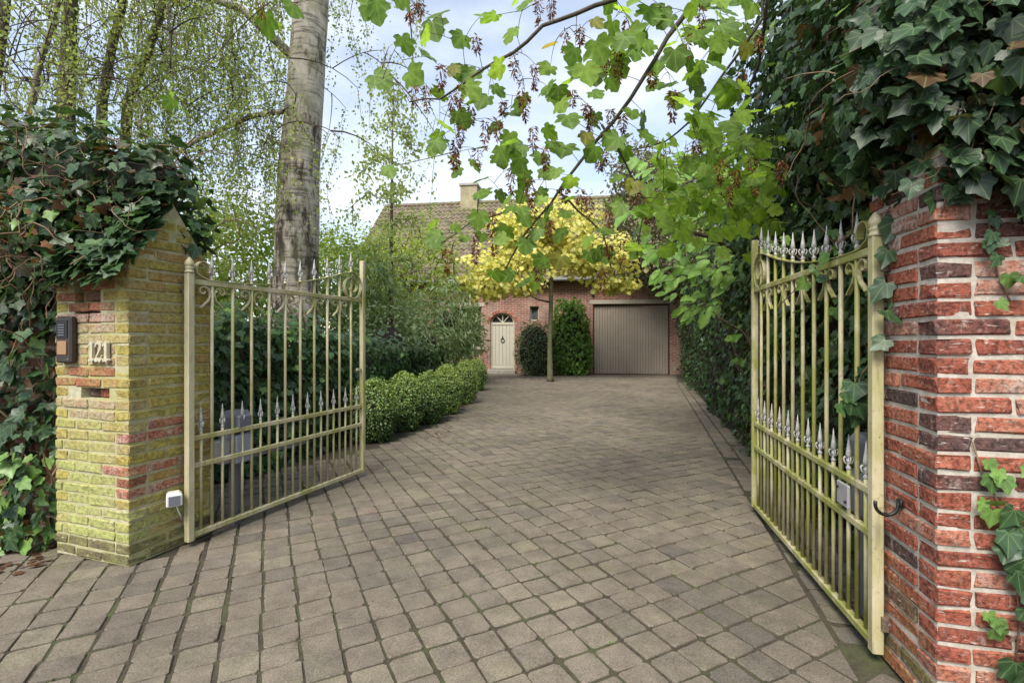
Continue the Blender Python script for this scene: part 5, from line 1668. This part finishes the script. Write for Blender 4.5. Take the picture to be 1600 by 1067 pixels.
# young yellow tree in front of the garage
yt = limb_tree('maple_tree', (1.09, 13.7, 0), 'slim young tree with a wide crown of yellow autumn leaves before the garage', [(1.09, 13.7, -0.02), (1.08, 13.7, 0.12), (1.07, 13.7, 1.0), (1.10, 13.7, 2.0), (1.12, 13.7, 2.9), (1.05, 13.75, 4.0), (1.0, 13.7, 4.8)], [0.12, 0.085, 0.068, 0.062, 0.055, 0.03, 0.012], M['mossbark'])
yell = [((0.15, 13.6, 3.35), (1.35, 1.1, 0.62)), ((1.1, 13.7, 4.25), (1.3, 1.2, 0.85)), ((2.3, 13.6, 3.55), (1.35, 1.1, 0.65)), ((-0.45, 13.5, 2.85), (0.95, 0.8, 0.42)), ((0.1, 13.6, 4.3), (0.8, 0.8, 0.6)), ((2.9, 13.7, 2.75), (0.75, 0.6, 0.25)), ((1.9, 13.7, 4.4), (0.8, .8, .6)), ((-0.75, 13.4, 2.62), (0.5, 0.5, 0.34)), ((0.3, 13.3, 2.75), (0.7, 0.5, 0.3))]
p, nn = ell_points(yell, 11500, (0.15, 1.10), 1.8, 0.35)
c = clump(p, 1.5)
keep = rng.random(len(p)) < 0.85 + 1.3 * c
p, nn, c = p[keep], nn[keep], c[keep]
leaves(yt, 'maple', 'yellow', p, UP * 0.35 + np.array((0, -0.55, 0)) + nn * 0.4 + rnd(len(p), 0.4), DOWN + rnd(len(p), 0.55), rng.uniform(0.07, 0.125, len(p)), np.where(rng.random(len(p)) < .12, .03, 0.55 + 0.4 * c + 0.2 * rng.normal(size=len(p))), 300)
m = MB()
nodes = [(1.1, 13.7, 2.3), (1.12, 13.7, 2.9), (1.05, 13.75, 4.0), (1.0, 13.7, 4.6)]
tg = p[rng.choice(len(p), 110, replace=False)]
for w, L_ in grow(nodes, tg):
    m.tube(w, taper(L_, 0.008 + 0.012 * min(1, L_), .004), 4, False)
m.tube([(1.09, 13.7, 2.25), (0.75, 13.55, 2.30), (0.35, 13.4, 2.48)], [0.035, 0.02, 0.01], 5)
m.build('branch', M['bark'], yt, True)['kind'] = 'stuff'

# sapling left of the house
sg = limb_tree('sapling_tree', (-2.52, 10.0, 0), 'slender pale leaved sapling rising in front of the house roof', [(-2.52, 10.0, 0), (-2.50, 10.0, 1.8), (-2.50, 10.0, 3.2), (-2.48, 10.0, 4.6), (-2.46, 10.0, 6.2)], [0.055, 0.048, 0.038, 0.024, 0.006], M['twig'], None, 8)
nt = 46; tg = []
for i in range(nt):
    z = rng.uniform(2.3, 6.2); r_ = 0.95 * (1.0 - abs(z - 3.6) / 3.4) + 0.1
    a = rng.uniform(0, 2 * math.pi); rr = r_ * rng.uniform(.5, 1.05)
    tg.append((-2.5 + rr * math.cos(a), 10 + rr * math.sin(a) * .8, z + 0.3 * rr))
m = MB(); lp, = [[]]
tr_nodes = [(-2.5, 10, z) for z in np.linspace(1.9, 6.1, 22)]
for w, L_ in grow(tr_nodes, tg, -0.05):
    a, b = w[0], w[-1]; m.tube(w, taper(L_, .012, .003), 4, False)
    for q in range(44):
        u = rng.uniform(.2, 1.1); lp.append(a + (b - a) * u + rng.normal(0, .11, 3))
m.build('branch', M['twig'], sg, True)['kind'] = 'stuff'
lp = np.array(lp)
leaves(sg, 'oval', 'birch', lp, UP * .4 + np.array((0, -.5, 0)) + rnd(len(lp), .5), DOWN + rnd(len(lp), .6), rng.uniform(0.06, 0.105, len(lp)), 0.72 + 0.18 * rng.normal(size=len(lp)), 0)

# the old birch
bt_ = limb_tree('birch_tree', (-2.70, 6.0, 0), 'thick birch trunk with peeling bark and fine hanging twigs behind the left gate',
                [(-2.72, 6.0, -0.05), (-2.70, 6.0, 0.4), (-2.68, 6.0, 1.4), (-2.68, 6.0, 2.2), (-2.66, 6.02, 3.2), (-2.58, 6.05, 4.4), (-2.52, 6.1, 5.6), (-2.45, 6.15, 7.2), (-2.4, 6.2, 9.0)], [0.42, 0.325, 0.275, 0.256, 0.238, 0.218, 0.204, 0.165, 0.10], M['birch_bark'], None, 18,
                [([(-2.66, 6.0, 4.05), (-3.1, 5.75, 3.85), (-3.6, 5.5, 3.45), (-4.0, 5.3, 3.05)], [0.035, 0.03, 0.024, 0.014]),
                 ([(-2.6, 6.05, 4.6), (-3.2, 5.7, 5.1), (-4.0, 5.4, 5.2), (-4.7, 5.2, 5.0)], [0.06, 0.045, 0.03, 0.015]),
                 ([(-2.5, 6.1, 5.4), (-3.0, 5.4, 6.1), (-3.6, 4.9, 6.4), (-4.1, 4.5, 6.2)], [0.07, 0.05, 0.03, 0.015]),
                 ([(-2.5, 6.1, 5.8), (-2.0, 5.9, 6.5), (-1.5, 5.9, 6.7), (-0.9, 6.0, 6.4)], [0.06, 0.045, 0.03, 0.015]),
                 ([(-2.5, 6.1, 5.2), (-3.2, 6.6, 5.9), (-4.2, 7.0, 6.3), (-5.2, 7.2, 6.1)], [0.06, 0.045, 0.03, 0.015])])

def hang(root, starts, nodes, leafn, lmin, lmax, size, tint0, wood, leafmat='birch'):
    "pendulous twigs with small leaves"
    m = MB()
    for w, L_ in grow(nodes, starts, 0.2):
        r_ = 0.004 + 0.006 * min(L_, 1.5)
        m.tube(w, taper(L_, r_, .0035), 4, False)
    pp, nn_, dd = [], [], []
    for s in starts:
        L_ = rng.uniform(lmin, lmax); k = int(leafn * L_ * rng.uniform(.7, 1.3))
        d = np.array((rng.normal(0, .35), rng.normal(0, .35), -1.0))
        w = wander(s, d, 7, L_ / 7, 0.16, -0.25)
        m.tube(w, [0.0035 * (1 - .7 * i / 7) for i in range(8)], 3, False)
        w = np.array(w)
        u = rng.random(k) * 7
        i0 = np.minimum(u.astype(int), 6); f = (u - i0)[:, None]
        q = w[i0] * (1 - f) + w[i0 + 1] * f + rng.normal(0, .045, (k, 3))
        pp.append(q)
    pp = np.concatenate(pp); k = len(pp)
    o = m.build('twigs', wood, root, False); o.name = 'branch'; o['kind'] = 'stuff'
    c = clump(pp, 1.2)
    leaves(root, 'rhomb', leafmat, pp, np.array((0, -.6, .5)) + rnd(k, .7), DOWN + rnd(k, .5), rng.uniform(size[0], size[1], k), tint0 + 0.25 * c + 0.2 * rng.normal(size=k), 0)

ns_ = 430
st = []
while len(st) < ns_:
    x = rng.uniform(210, 690) if rng.random() < .55 else rng.uniform(210, 440)
    y = rng.uniform(-260, 260)
    if x > 470 and rng.random() < 0.62: continue
    Y = rng.uniform(4.9, 7.6)
    st.append(P(x, y, Y))
nodes = []
for L0 in ([(-2.66, 6.0, 4.05), (-3.1, 5.75, 3.85), (-3.6, 5.5, 3.45), (-4.0, 5.3, 3.05)], [(-2.6, 6.05, 4.6), (-3.2, 5.7, 5.1), (-4.0, 5.4, 5.2), (-4.7, 5.2, 5.0)], [(-2.5, 6.1, 5.4), (-3.0, 5.4, 6.1), (-3.6, 4.9, 6.4), (-4.1, 4.5, 6.2)], [(-2.5, 6.1, 5.8), (-2.0, 5.9, 6.5), (-1.5, 5.9, 6.7), (-0.9, 6.0, 6.4)], [(-3.2, 6.6, 5.9), (-4.2, 7.0, 6.3), (-5.2, 7.2, 6.1)]):
    L0 = np.array(L0)
    for i in range(len(L0) - 1):
        for f in (0, .33, .66): nodes.append(L0[i] * (1 - f) + L0[i + 1] * f)
hang(bt_, st, nodes, 75, 0.5, 1.5, (0.026, 0.05), 0.6, M['twig'])

# slender trees in the corner behind the left wall
THIN = [([(100, 420), (103, 190), (108, 60), (112, -60), (118, -300)], 5.4, 0.085, 'mossbark', 'mossy upright trunk, the thickest of the slender trees behind the left wall'),
        ([(30, 420), (45, 190), (62, 100), (84, 40), (110, -120)], 5.0, 0.034, 'pale_twig', 'thin pale trunk leaning right at the far left behind the ivy'),
        ([(150, 420), (160, 160), (176, 70), (192, 10), (205, -200)], 6.4, 0.06, 'bark', 'thin dark trunk next to the mossy one behind the left wall'),
        ([(170, 420), (200, 160), (232, 80), (252, 20), (280, -200)], 5.8, 0.055, 'mossbark', 'dark trunk leaning right towards the birch behind the left wall'),
        ([(-30, 420), (-10, 150), (8, 20), (20, -200)], 6.0, 0.06, 'bark', 'dark trunk cut by the left frame edge above the ivy')]
for pts, Y, r_, mk, lab in THIN:
    W = [P(x, y, Y) for x, y in pts]
    base = W[0].copy(); base[2] = 0.0
    W = [base] + W[1:]
    root = limb_tree('slender_tree', base, lab, W, [r_ * 1.25, r_, r_ * .85, r_ * .75] + ([r_ * .5] if len(W) > 4 else []), M[mk], 'slender trees behind the left wall', 9)
    st = []
    while len(st) < 95:
        x = pts[2][0] + rng.normal(0, 85); y = rng.uniform(-330, 190)
        st.append(P(x, y, Y + rng.normal(0, .9)))
    nodes = [W[1] * (1 - f) + W[2] * f for f in np.linspace(0, 1, 6)] + [W[2] * (1 - f) + W[3] * f for f in np.linspace(0, 1, 6)] + [W[3] * (1 - f) + W[-1] * f for f in np.linspace(0, 1, 10)]
    hang(root, st, nodes, 50, 0.4, 1.2, (0.028, 0.052), 0.5, M['twig'])

# ------------------------------------------------------------------ the maple whose boughs hang over the drive
mt = plant('maple_tree', (3.6, 2.6, 0), 'maple boughs with green lobed leaves and brown seed clusters over the drive', 'tree', None)
MY = 2.75
def Q(x, y, dY=0.0): return P(x, y, MY + dY)
b1 = [(3.6, 2.6, -0.02), (3.62, 2.62, 1.5), (3.5, 2.65, 3.2), (3.3, 2.7, 4.6)]
m = MB(); m.tube(b1, [0.16, 0.13, 0.11, 0.09], 10); m.build('trunk', M['bark'], mt, True)
B1 = [np.array((3.3, 2.7, 4.6)), np.array((2.3, 2.7, 4.35)), Q(1180, -160), Q(1085, 0), Q(1045, 60, .05), Q(1005, 125, .1), Q(960, 185, .15), Q(905, 255, .2), Q(860, 318, .25), Q(815, 372, .3), Q(780, 440, .35)]
B2 = [np.array((2.3, 2.7, 4.35)), Q(1120, -180, -.1), Q(960, 0, -.1), Q(900, 22, -.1), Q(850, 45, -.1), Q(800, 82, -.05), Q(760, 105, 0), Q(720, 135, 0), Q(690, 155, 0), Q(640, 160, .05)]
B3 = [Q(940, 195, .15), Q(968, 235, .2), Q(990, 280, .25), Q(1005, 330, .3), Q(995, 400, .3)]
B4 = [Q(1180, -160), Q(1190, 30, .1), Q(1130, 120, .3), Q(1080, 190, .35), Q(1040, 222, .4), Q(985, 235, .4)]
B5 = [Q(870, 300, .25), Q(905, 330, .3), Q(945, 365, .3), Q(955, 420, .35)]
B6 = [Q(830, 350, .25), Q(800, 330, .2), Q(740, 345, .1), Q(690, 380, .1)]
B7 = [Q(1200, -20, .2), Q(1185, 100, .6), Q(1150, 190, .8), Q(1100, 260, 1.0), Q(1085, 330, 1.1)]
SK = []
for pts, r0, r1 in ((B1, .05, .003), (B2, .012, .0025), (B3, .006, .002), (B4, .008, .0025), (B5, .006, .002), (B6, .005, .002), (B7, .010, .002)):
    m = MB()
    # smooth the course a little
    pp = []
    for i in range(len(pts) - 1):
        for f in (0, .5):
            q = pts[i] * (1 - f) + pts[i + 1] * f
            pp.append(q + rng.normal(0, .006, 3))
    pp.append(pts[-1])
    nn_ = len(pp)
    big = [i for i, q in enumerate(pp) if q[2] > 3.2]
    m.tube(pp, [max(0.004, (r0 if i in big and pts is B1 and i < 3 else min(r0, .017)) * (1 - i / nn_) ** .8 + r1) for i in range(nn_)], 6)
    m.build('branch', M['bark'], mt, True)
    SK += [q for q in pp if q[2] < 4.0]
z2 = lambda x, y: (540 + x / 2.32, y / 2.32)
lf = [(110,35),(220,10),(320,105),(345,75),(200,165),(310,150),(430,160),(495,85),(550,85),(660,30),(610,135),(165,305),(230,290),(300,235),(575,260),(540,340),(345,420),(350,480),(325,540),(600,440),(640,5),(745,270),(770,345),(810,455),(720,490),(870,270),(840,200),(915,180),(945,310),(1055,150),(1090,60),(1095,20),(960,110),(870,510),(610,545),(555,560),(545,600),(450,610),(380,600),(640,600),(700,590),(515,675),(475,720),(720,640),(640,650),(660,690),(700,720),(760,640),(800,560),(1080,440),(1040,430),(1020,520),(1010,560),(1080,510),(960,500),(900,560),(960,660),(1040,690),(1000,750),(1090,700),(1150,650),(1150,540),(1160,620),(1230,540),(1240,620),(1130,740),(1100,780),(1140,250),(1130,330),(1200,330),(1195,370),(1240,230),(1280,270),(1200,210),(1250,140),(1200,140),(1060,780),(1060,860),(1060,920),(1040,940),(1000,770),(940,880),(880,820),(870,940),(905,930),(780,860),(700,860),(720,820),(640,780),(580,850),(580,885),(490,800),(560,720),(600,740),(640,810),(440,850),(310,890),(345,880),(335,830),(780,960),(720,960),(660,990),(600,1010),(540,1010),(700,1020),(640,1050),(355,375),(430,340),(480,290),(445,290)]
orange = [(900,95),(400,262),(758,180)]
hub = [(270,20),(235,75),(475,165),(345,265),(250,345),(295,345),(385,375),(415,340),(455,420),(610,225),(635,310),(650,370),(685,265),(570,400),(505,475),(550,470),(420,485),(400,540),(395,590),(480,570),(700,30),(745,25),(795,150),(850,130),(940,240),(990,190),(990,240),(1020,100),(680,490),(890,450),(875,410),(725,560),(820,360),(960,430),(1005,450),(920,590),(935,570),(670,680),(680,740),(530,800),(540,870),(600,640),(670,840),(740,830),(795,710),(850,720),(880,740),(955,780),(1050,700),(1090,790),(1000,900),(1270,540),(1110,290),(1185,360),(930,1010),(700,990),(470,890),(370,930),(955,915),(1235,160),(1290,60)]
LP, LS, LT = [], [], []
def addl(x, y, s, t, dY=None):
    Y = MY + (rng.uniform(-.15, .35) if dY is None else dY)
    LP.append(P(x, y, Y)); LS.append(s * Y / F * 0.70 * (1.0 if y < 230 else 0.88)); LT.append(t)
for x, y in lf:
    X_, Y_ = z2(x, y)
    addl(X_ + rng.normal(0, 2), Y_ - 12, rng.uniform(40, 56) if Y_ < 130 else rng.uniform(36, 50), 0.5 + 0.2 * rng.normal())
for x, y in orange:
    X_, Y_ = z2(x, y); addl(X_, Y_ - 10, 34, 0.01)
for x, y, s in [(415, 30, 58), (458, 18, 50), (590, 12, 55), (432, 45, 36), (270, 165, 30), (283, 178, 24), (585, 130, 50), (270, 155, 18)]:
    addl(x, y - 10, s, 0.55)
for k in range(120):     # the sunlit spray at the top right and around the main bough
    x, y = [(1080, 40), (1130, 60), (1150, 140), (1105, 190), (1170, 210), (1060, 280), (950, 110), (1120, 10), (1010, 30)][k % 9]
    addl(x + rng.normal(0, 32), y + rng.normal(0, 32), rng.uniform(34, 50), 0.55 + 0.25 * rng.normal(), rng.uniform(-.1, 1.0))
for k in range(42):
    x, y = [(700, 200), (860, 180), (900, 330), (760, 320), (990, 350), (830, 230)][k % 6]
    addl(x + rng.normal(0, 45), y + rng.normal(0, 40), rng.uniform(30, 44), 0.5 + 0.22 * rng.normal())
for k in range(170):     # lower outer spray over the hedge, tinted lighter to make up for missing light
    x, y = [(1200, 250), (1150, 300), (1110, 250), (1180, 330), (1080, 330)][k % 5]
    addl(x + rng.normal(0, 38), y + rng.normal(0, 34), rng.uniform(28, 40), 0.92 + 0.15 * rng.normal(), rng.uniform(.5, 1.6))
LP = np.array(LP); n = len(LP)
view = unit(np.array((0, 0, CH)) - LP)
Nn = np.tile(np.array((0, -.62, .42)), (n, 1)) + rnd(n, .45)
Dd = DOWN * 0.9 + np.stack([rng.normal(0, .6, n), rng.normal(0, .35, n), np.zeros(n)], 1)
leaves(mt, 'maple', 'maple', LP, Nn, Dd, np.array(LS), np.array(LT), 300)
HP_ = []
for x, y in hub:
    X_, Y_ = z2(x, y); HP_.append(P(X_, Y_ - 14, MY + rng.uniform(-.1, .25)))
for x, y in [(650, 8), (1185, 65), (1150, 275), (1125, 260), (1220, 260), (1140, 300), (1158, 120), (1175, 255), (1090, 235), (1050, 170), (410, 15), (1180, 290)]:
    HP_.append(P(x, y - 10, MY + rng.uniform(.0, .5)))
for i, h in enumerate(HP_):
    k = int(rng.integers(60, 115)); LL = rng.uniform(0.08, 0.16)
    u = rng.random(k)
    a = rng.uniform(0, 2 * math.pi, k)
    rr = 0.006 + 0.024 * np.sin(np.clip(u * 1.15 + .1, 0, 1) * math.pi)
    q = h + np.stack([np.cos(a) * rr * .5, np.sin(a) * rr * .5, -u * LL], 1)
    d = np.stack([np.cos(a) * .7, np.sin(a) * .7, -np.ones(k) * rng.uniform(.3, 1.2, k)], 1)
    R = frames(rnd(k), d)
    V, T_, rb = SHAPE['wing']
    s = rng.uniform(0.022, 0.036, k)
    out = q[:, None] + s[:, None, None] * np.einsum('nki,nij->nkj', np.tile(V, (k, 1, 1)), R)
    TT = (T_[None] + (np.arange(k) * len(V))[:, None, None]).reshape(-1, 3)
    me = tri_mesh('seed_cluster', out.reshape(-1, 3), TT, np.repeat(np.clip(.4 + .25 * rng.normal(size=k), 0, 1), len(V)), None)
    link('seed_cluster', me, M['seed'], mt)
m = MB()
tg = np.vstack([LP, np.array(HP_)])
for w, L_ in grow(SK, tg):
    r_ = min(0.0042, 0.0013 + 0.005 * L_)
    m.tube(w, taper(L_, r_, .0011), 5, False)
o = m.build('stalk', M['bark'], mt, True); o['kind'] = 'stuff'

# broad leaved shrub reaching over the hedge towards the garage
hz = plant('hazel_shrub', (3.4, 6.9, 0), 'broad leaved bright green shrub arching out of the hedge beside the garage', 'shrub', None)
sk = [[(3.55, 6.9, 0.0), (3.4, 6.7, 1.2), (3.1, 6.4, 2.2), (2.75, 6.1, 2.9), (2.3, 5.9, 3.3)], [(3.4, 6.7, 1.2), (2.9, 6.2, 1.9), (2.5, 5.9, 2.1)], [(3.5, 6.9, 1.0), (3.3, 6.8, 2.4), (3.0, 6.7, 3.6), (2.5, 6.6, 4.2)], [(3.1, 6.4, 2.2), (2.6, 6.2, 2.5), (2.1, 6.0, 2.55)]]
nodes = []
for pts in sk:
    m = MB(); m.tube(pts, [0.035 - .006 * i for i in range(len(pts))], 6); m.build('branch', M['twig'], hz, True)
    pa = np.array(pts, float)
    for i in range(1, len(pa) - 1):
        for f in (0, .33, .66): nodes.append(pa[i] * (1 - f) + pa[i + 1] * f)
cl_ = []
for cx_, cy_, w_, n_ in [(1060, 265, 45, 26), (1120, 310, 40, 26), (1070, 340, 45, 30), (1030, 390, 30, 22), (1085, 395, 45, 34), (1060, 430, 38, 28), (1120, 430, 34, 24), (1110, 470, 25, 16), (1075, 480, 22, 12), (1165, 350, 26, 18), (1190, 390, 20, 12), (1150, 410, 25, 14), (1160, 560, 14, 6), (1150, 520, 14, 6), (1000, 330, 35, 16), (1010, 260, 30, 14), (1130, 250, 40, 24)]:
    for k in range(n_):
        cl_.append(P(cx_ + rng.normal(0, w_ * .55), cy_ + rng.normal(0, w_ * .42), rng.uniform(5.2, 7.0)))
cl_ = np.array(cl_); n = len(cl_)
leaves(hz, 'oval', 'fresh', cl_, np.array((-.25, -.5, .75)) + rnd(n, .35), np.array((-.6, -.2, -.6)) + rnd(n, .4), rng.uniform(0.13, 0.22, n), 0.78 + .2 * rng.normal(size=n), 300)
m = MB()
for w, L_ in grow(nodes, cl_):
    m.tube(w, taper(L_, 0.004 + .004 * min(1, L_), .002), 4, False)
o = m.build('stalk', M['twig'], hz, True); o['kind'] = 'stuff'

# trees beyond the garden
def far_tree(name, label, c, r, h0, n, matk, size, tint0, ntw, wood, cat='tree', group='trees beyond the garden', shape='rhomb', shell=(0.25, 1.08), base=None):
    base = base or (c[0], c[1])
    root = plant(name, (base[0], base[1], 0), label, cat, group)
    m = MB(); m.tube([(base[0], base[1], -0.02), (base[0] * .8 + c[0] * .2, base[1] * .8 + c[1] * .2, c[2] * .55), (c[0], c[1], c[2])], [0.24, 0.18, 0.10], 8); m.build('trunk', wood, root, True)
    ells = [(np.array(c) + rng.normal(0, .45, 3) * np.array(r), np.array(r) * rng.uniform(.45, .75)) for _ in range(7)]
    p, nn = ell_points(ells, n, shell, 1.2, .3)
    cl = clump(p, .8)
    leaves(root, shape, matk, p, nn * .6 + UP * .5 + rnd(len(p), .5), DOWN + rnd(len(p), .7), rng.uniform(size[0], size[1], len(p)), tint0 + .3 * cl + .18 * rng.normal(size=len(p)))
    m = MB()
    tg = ell_points(ells, ntw, (0.5, 1.12), 1.2, .3)[0]
    for w, L_ in grow([(c[0], c[1], c[2] * f) for f in np.linspace(.8, 1, 6)], tg):
        m.tube(w, taper(L_, 0.012 + .015 * min(2, L_), .006), 4, False)
    o = m.build('branch', wood, root, False); o['kind'] = 'stuff'
far_tree('bare_tree', 'grey brown half bare tree beyond the garage, right of the yellow crown', (6.8, 21.5, 6.2), (2.6, 2.0, 2.6), 0, 4500, 'dull', (0.07, 0.13), 0.45, 420, M['pale_twig'])
far_tree('bare_tree', 'taller twiggy tree behind the hedge with thinning dull leaves', (9.6, 22.5, 6.8), (2.6, 2.0, 3.0), 0, 4500, 'dull', (0.07, 0.13), 0.4, 420, M['pale_twig'])
far_tree('leafy_tree', 'green tree behind the hedge above the hazel shrub', (7.2, 14.5, 4.9), (1.7, 1.7, 1.7), 0, 5000, 'fresh', (0.08, 0.14), 0.55, 160, M['bark'], shape='oval')
far_tree('leafy_tree', 'dull green tree leaning over the hedge and hiding the right end of the house roof', (4.1, 13.9, 5.1), (1.45, 1.1, 1.8), 0, 6200, 'dull', (0.07, 0.12), 0.75, 220, M['pale_twig'], shape='oval', base=(6.3, 13.6))
far_tree('leafy_tree', 'bright yellow green tree rising right behind the hedge over the garage side', (4.6, 9.6, 3.9), (0.9, 1.2, 0.95), 0, 4600, 'lime', (0.07, 0.11), 0.6, 160, M['bark'], shape='oval')
far_tree('leafy_tree', 'dark green tree close behind the ivy hedge at the gate', (4.3, 6.6, 3.6), (1.0, 1.5, 1.3), 0, 4500, 'fresh', (0.07, 0.12), 0.35, 120, M['bark'], shape='oval')
far_tree('leafy_tree', 'hazy pale green tree far left behind the yellow green bush', (-9.5, 16.0, 3.6), (2.6, 2.2, 2.3), 0, 5000, 'lime', (0.08, 0.14), 0.3, 140, M['bark'], shape='oval')
far_tree('leafy_tree', 'pale green treetop between the birch trunk and the sapling', (-6.2, 17.5, 3.2), (2.2, 2.0, 1.7), 0, 4500, 'lime', (0.08, 0.14), 0.35, 140, M['bark'], shape='oval')
far_tree('leafy_tree', 'light green shrubby tree in front of the left roof slope', (-3.25, 14.2, 3.5), (1.6, 1.2, 1.35), 0, 5600, 'lime', (0.07, 0.11), 0.6, 160, M['twig'], shape='oval')
far_tree('leafy_tree', 'dense dark tree beyond the left wall at the frame edge', (-7.5, 8.0, 2.6), (1.8, 1.8, 2.2), 0, 5500, 'shrub', (0.07, 0.12), 0.5, 140, M['bark'], shape='oval')

# ------------------------------------------------------------------ litter and weeds
n = 520
lx, ly = [], []
while len(lx) < n:
    q = rng.random()
    if q < .45: x, y = rng.uniform(-4.2, -2.5), rng.uniform(2.45, 3.0); y = max(y, PL[1] + (PL[0] - x) * .325 - .26)
    elif q < .75:
        y = 1.9 + 11 * rng.random() ** 1.6; x = right_edge(y) + .28 + abs(rng.normal(0, .15))
    elif q < .88: y = rng.uniform(15.0, 16.3); x = rng.uniform(.2, 2.4)
    else: y = rng.uniform(5.6, 12); x = -1.05 + 0.25 * rng.random()
    lx.append(x); ly.append(y)
p = np.stack([lx, ly, rng.uniform(.004, .016, n)], 1)
root = empty('fallen_leaves', (0, 0, 0), 'brown leaves fallen along the edges of the paving', 'leaf litter', None, 0, 'stuff')
leaves(root, 'maple', 'dead', p, UP + rnd(n, .22), rnd(n), rng.uniform(.018, .045, n), .7 * rng.random(n), 0, 'leaf_litter')
n = 2600
wp = []
while len(wp) < n:
    i, j = rng.integers(-8, 60), rng.integers(-20, 40)
    f = rng.random()
    b = ORI + U * ((i + (0 if rng.random() < .5 else f)) * PITCH) + V2 * (j * PITCH)
    if rng.random() < .5: b = ORI + U * (i * PITCH) + V2 * ((j + f) * PITCH)
    if not in_poly(b[0], b[1], DRIVE) or b[1] > 9: continue
    if mnoise.noise(Vector((b[0] * 2.2, b[1] * 2.2, 5))) < 0.12 and rng.random() < .93: continue
    for _ in range(4): wp.append((b[0] + rng.normal(0, .006), b[1] + rng.normal(0, .006), -.008))
wp = np.array(wp); n = len(wp)
root = empty('joint_weeds', (0, 0, 0), 'tiny green weeds growing in the paver joints', 'weeds', None, 0, 'stuff')
leaves(root, 'rhomb', 'box', wp, rnd(n) + UP * .8, UP * .6 + rnd(n, .7), rng.uniform(.006, .017, n), .3 + .2 * rng.normal(size=n), 0, 'weeds')
print('objects', len(bpy.data.objects))
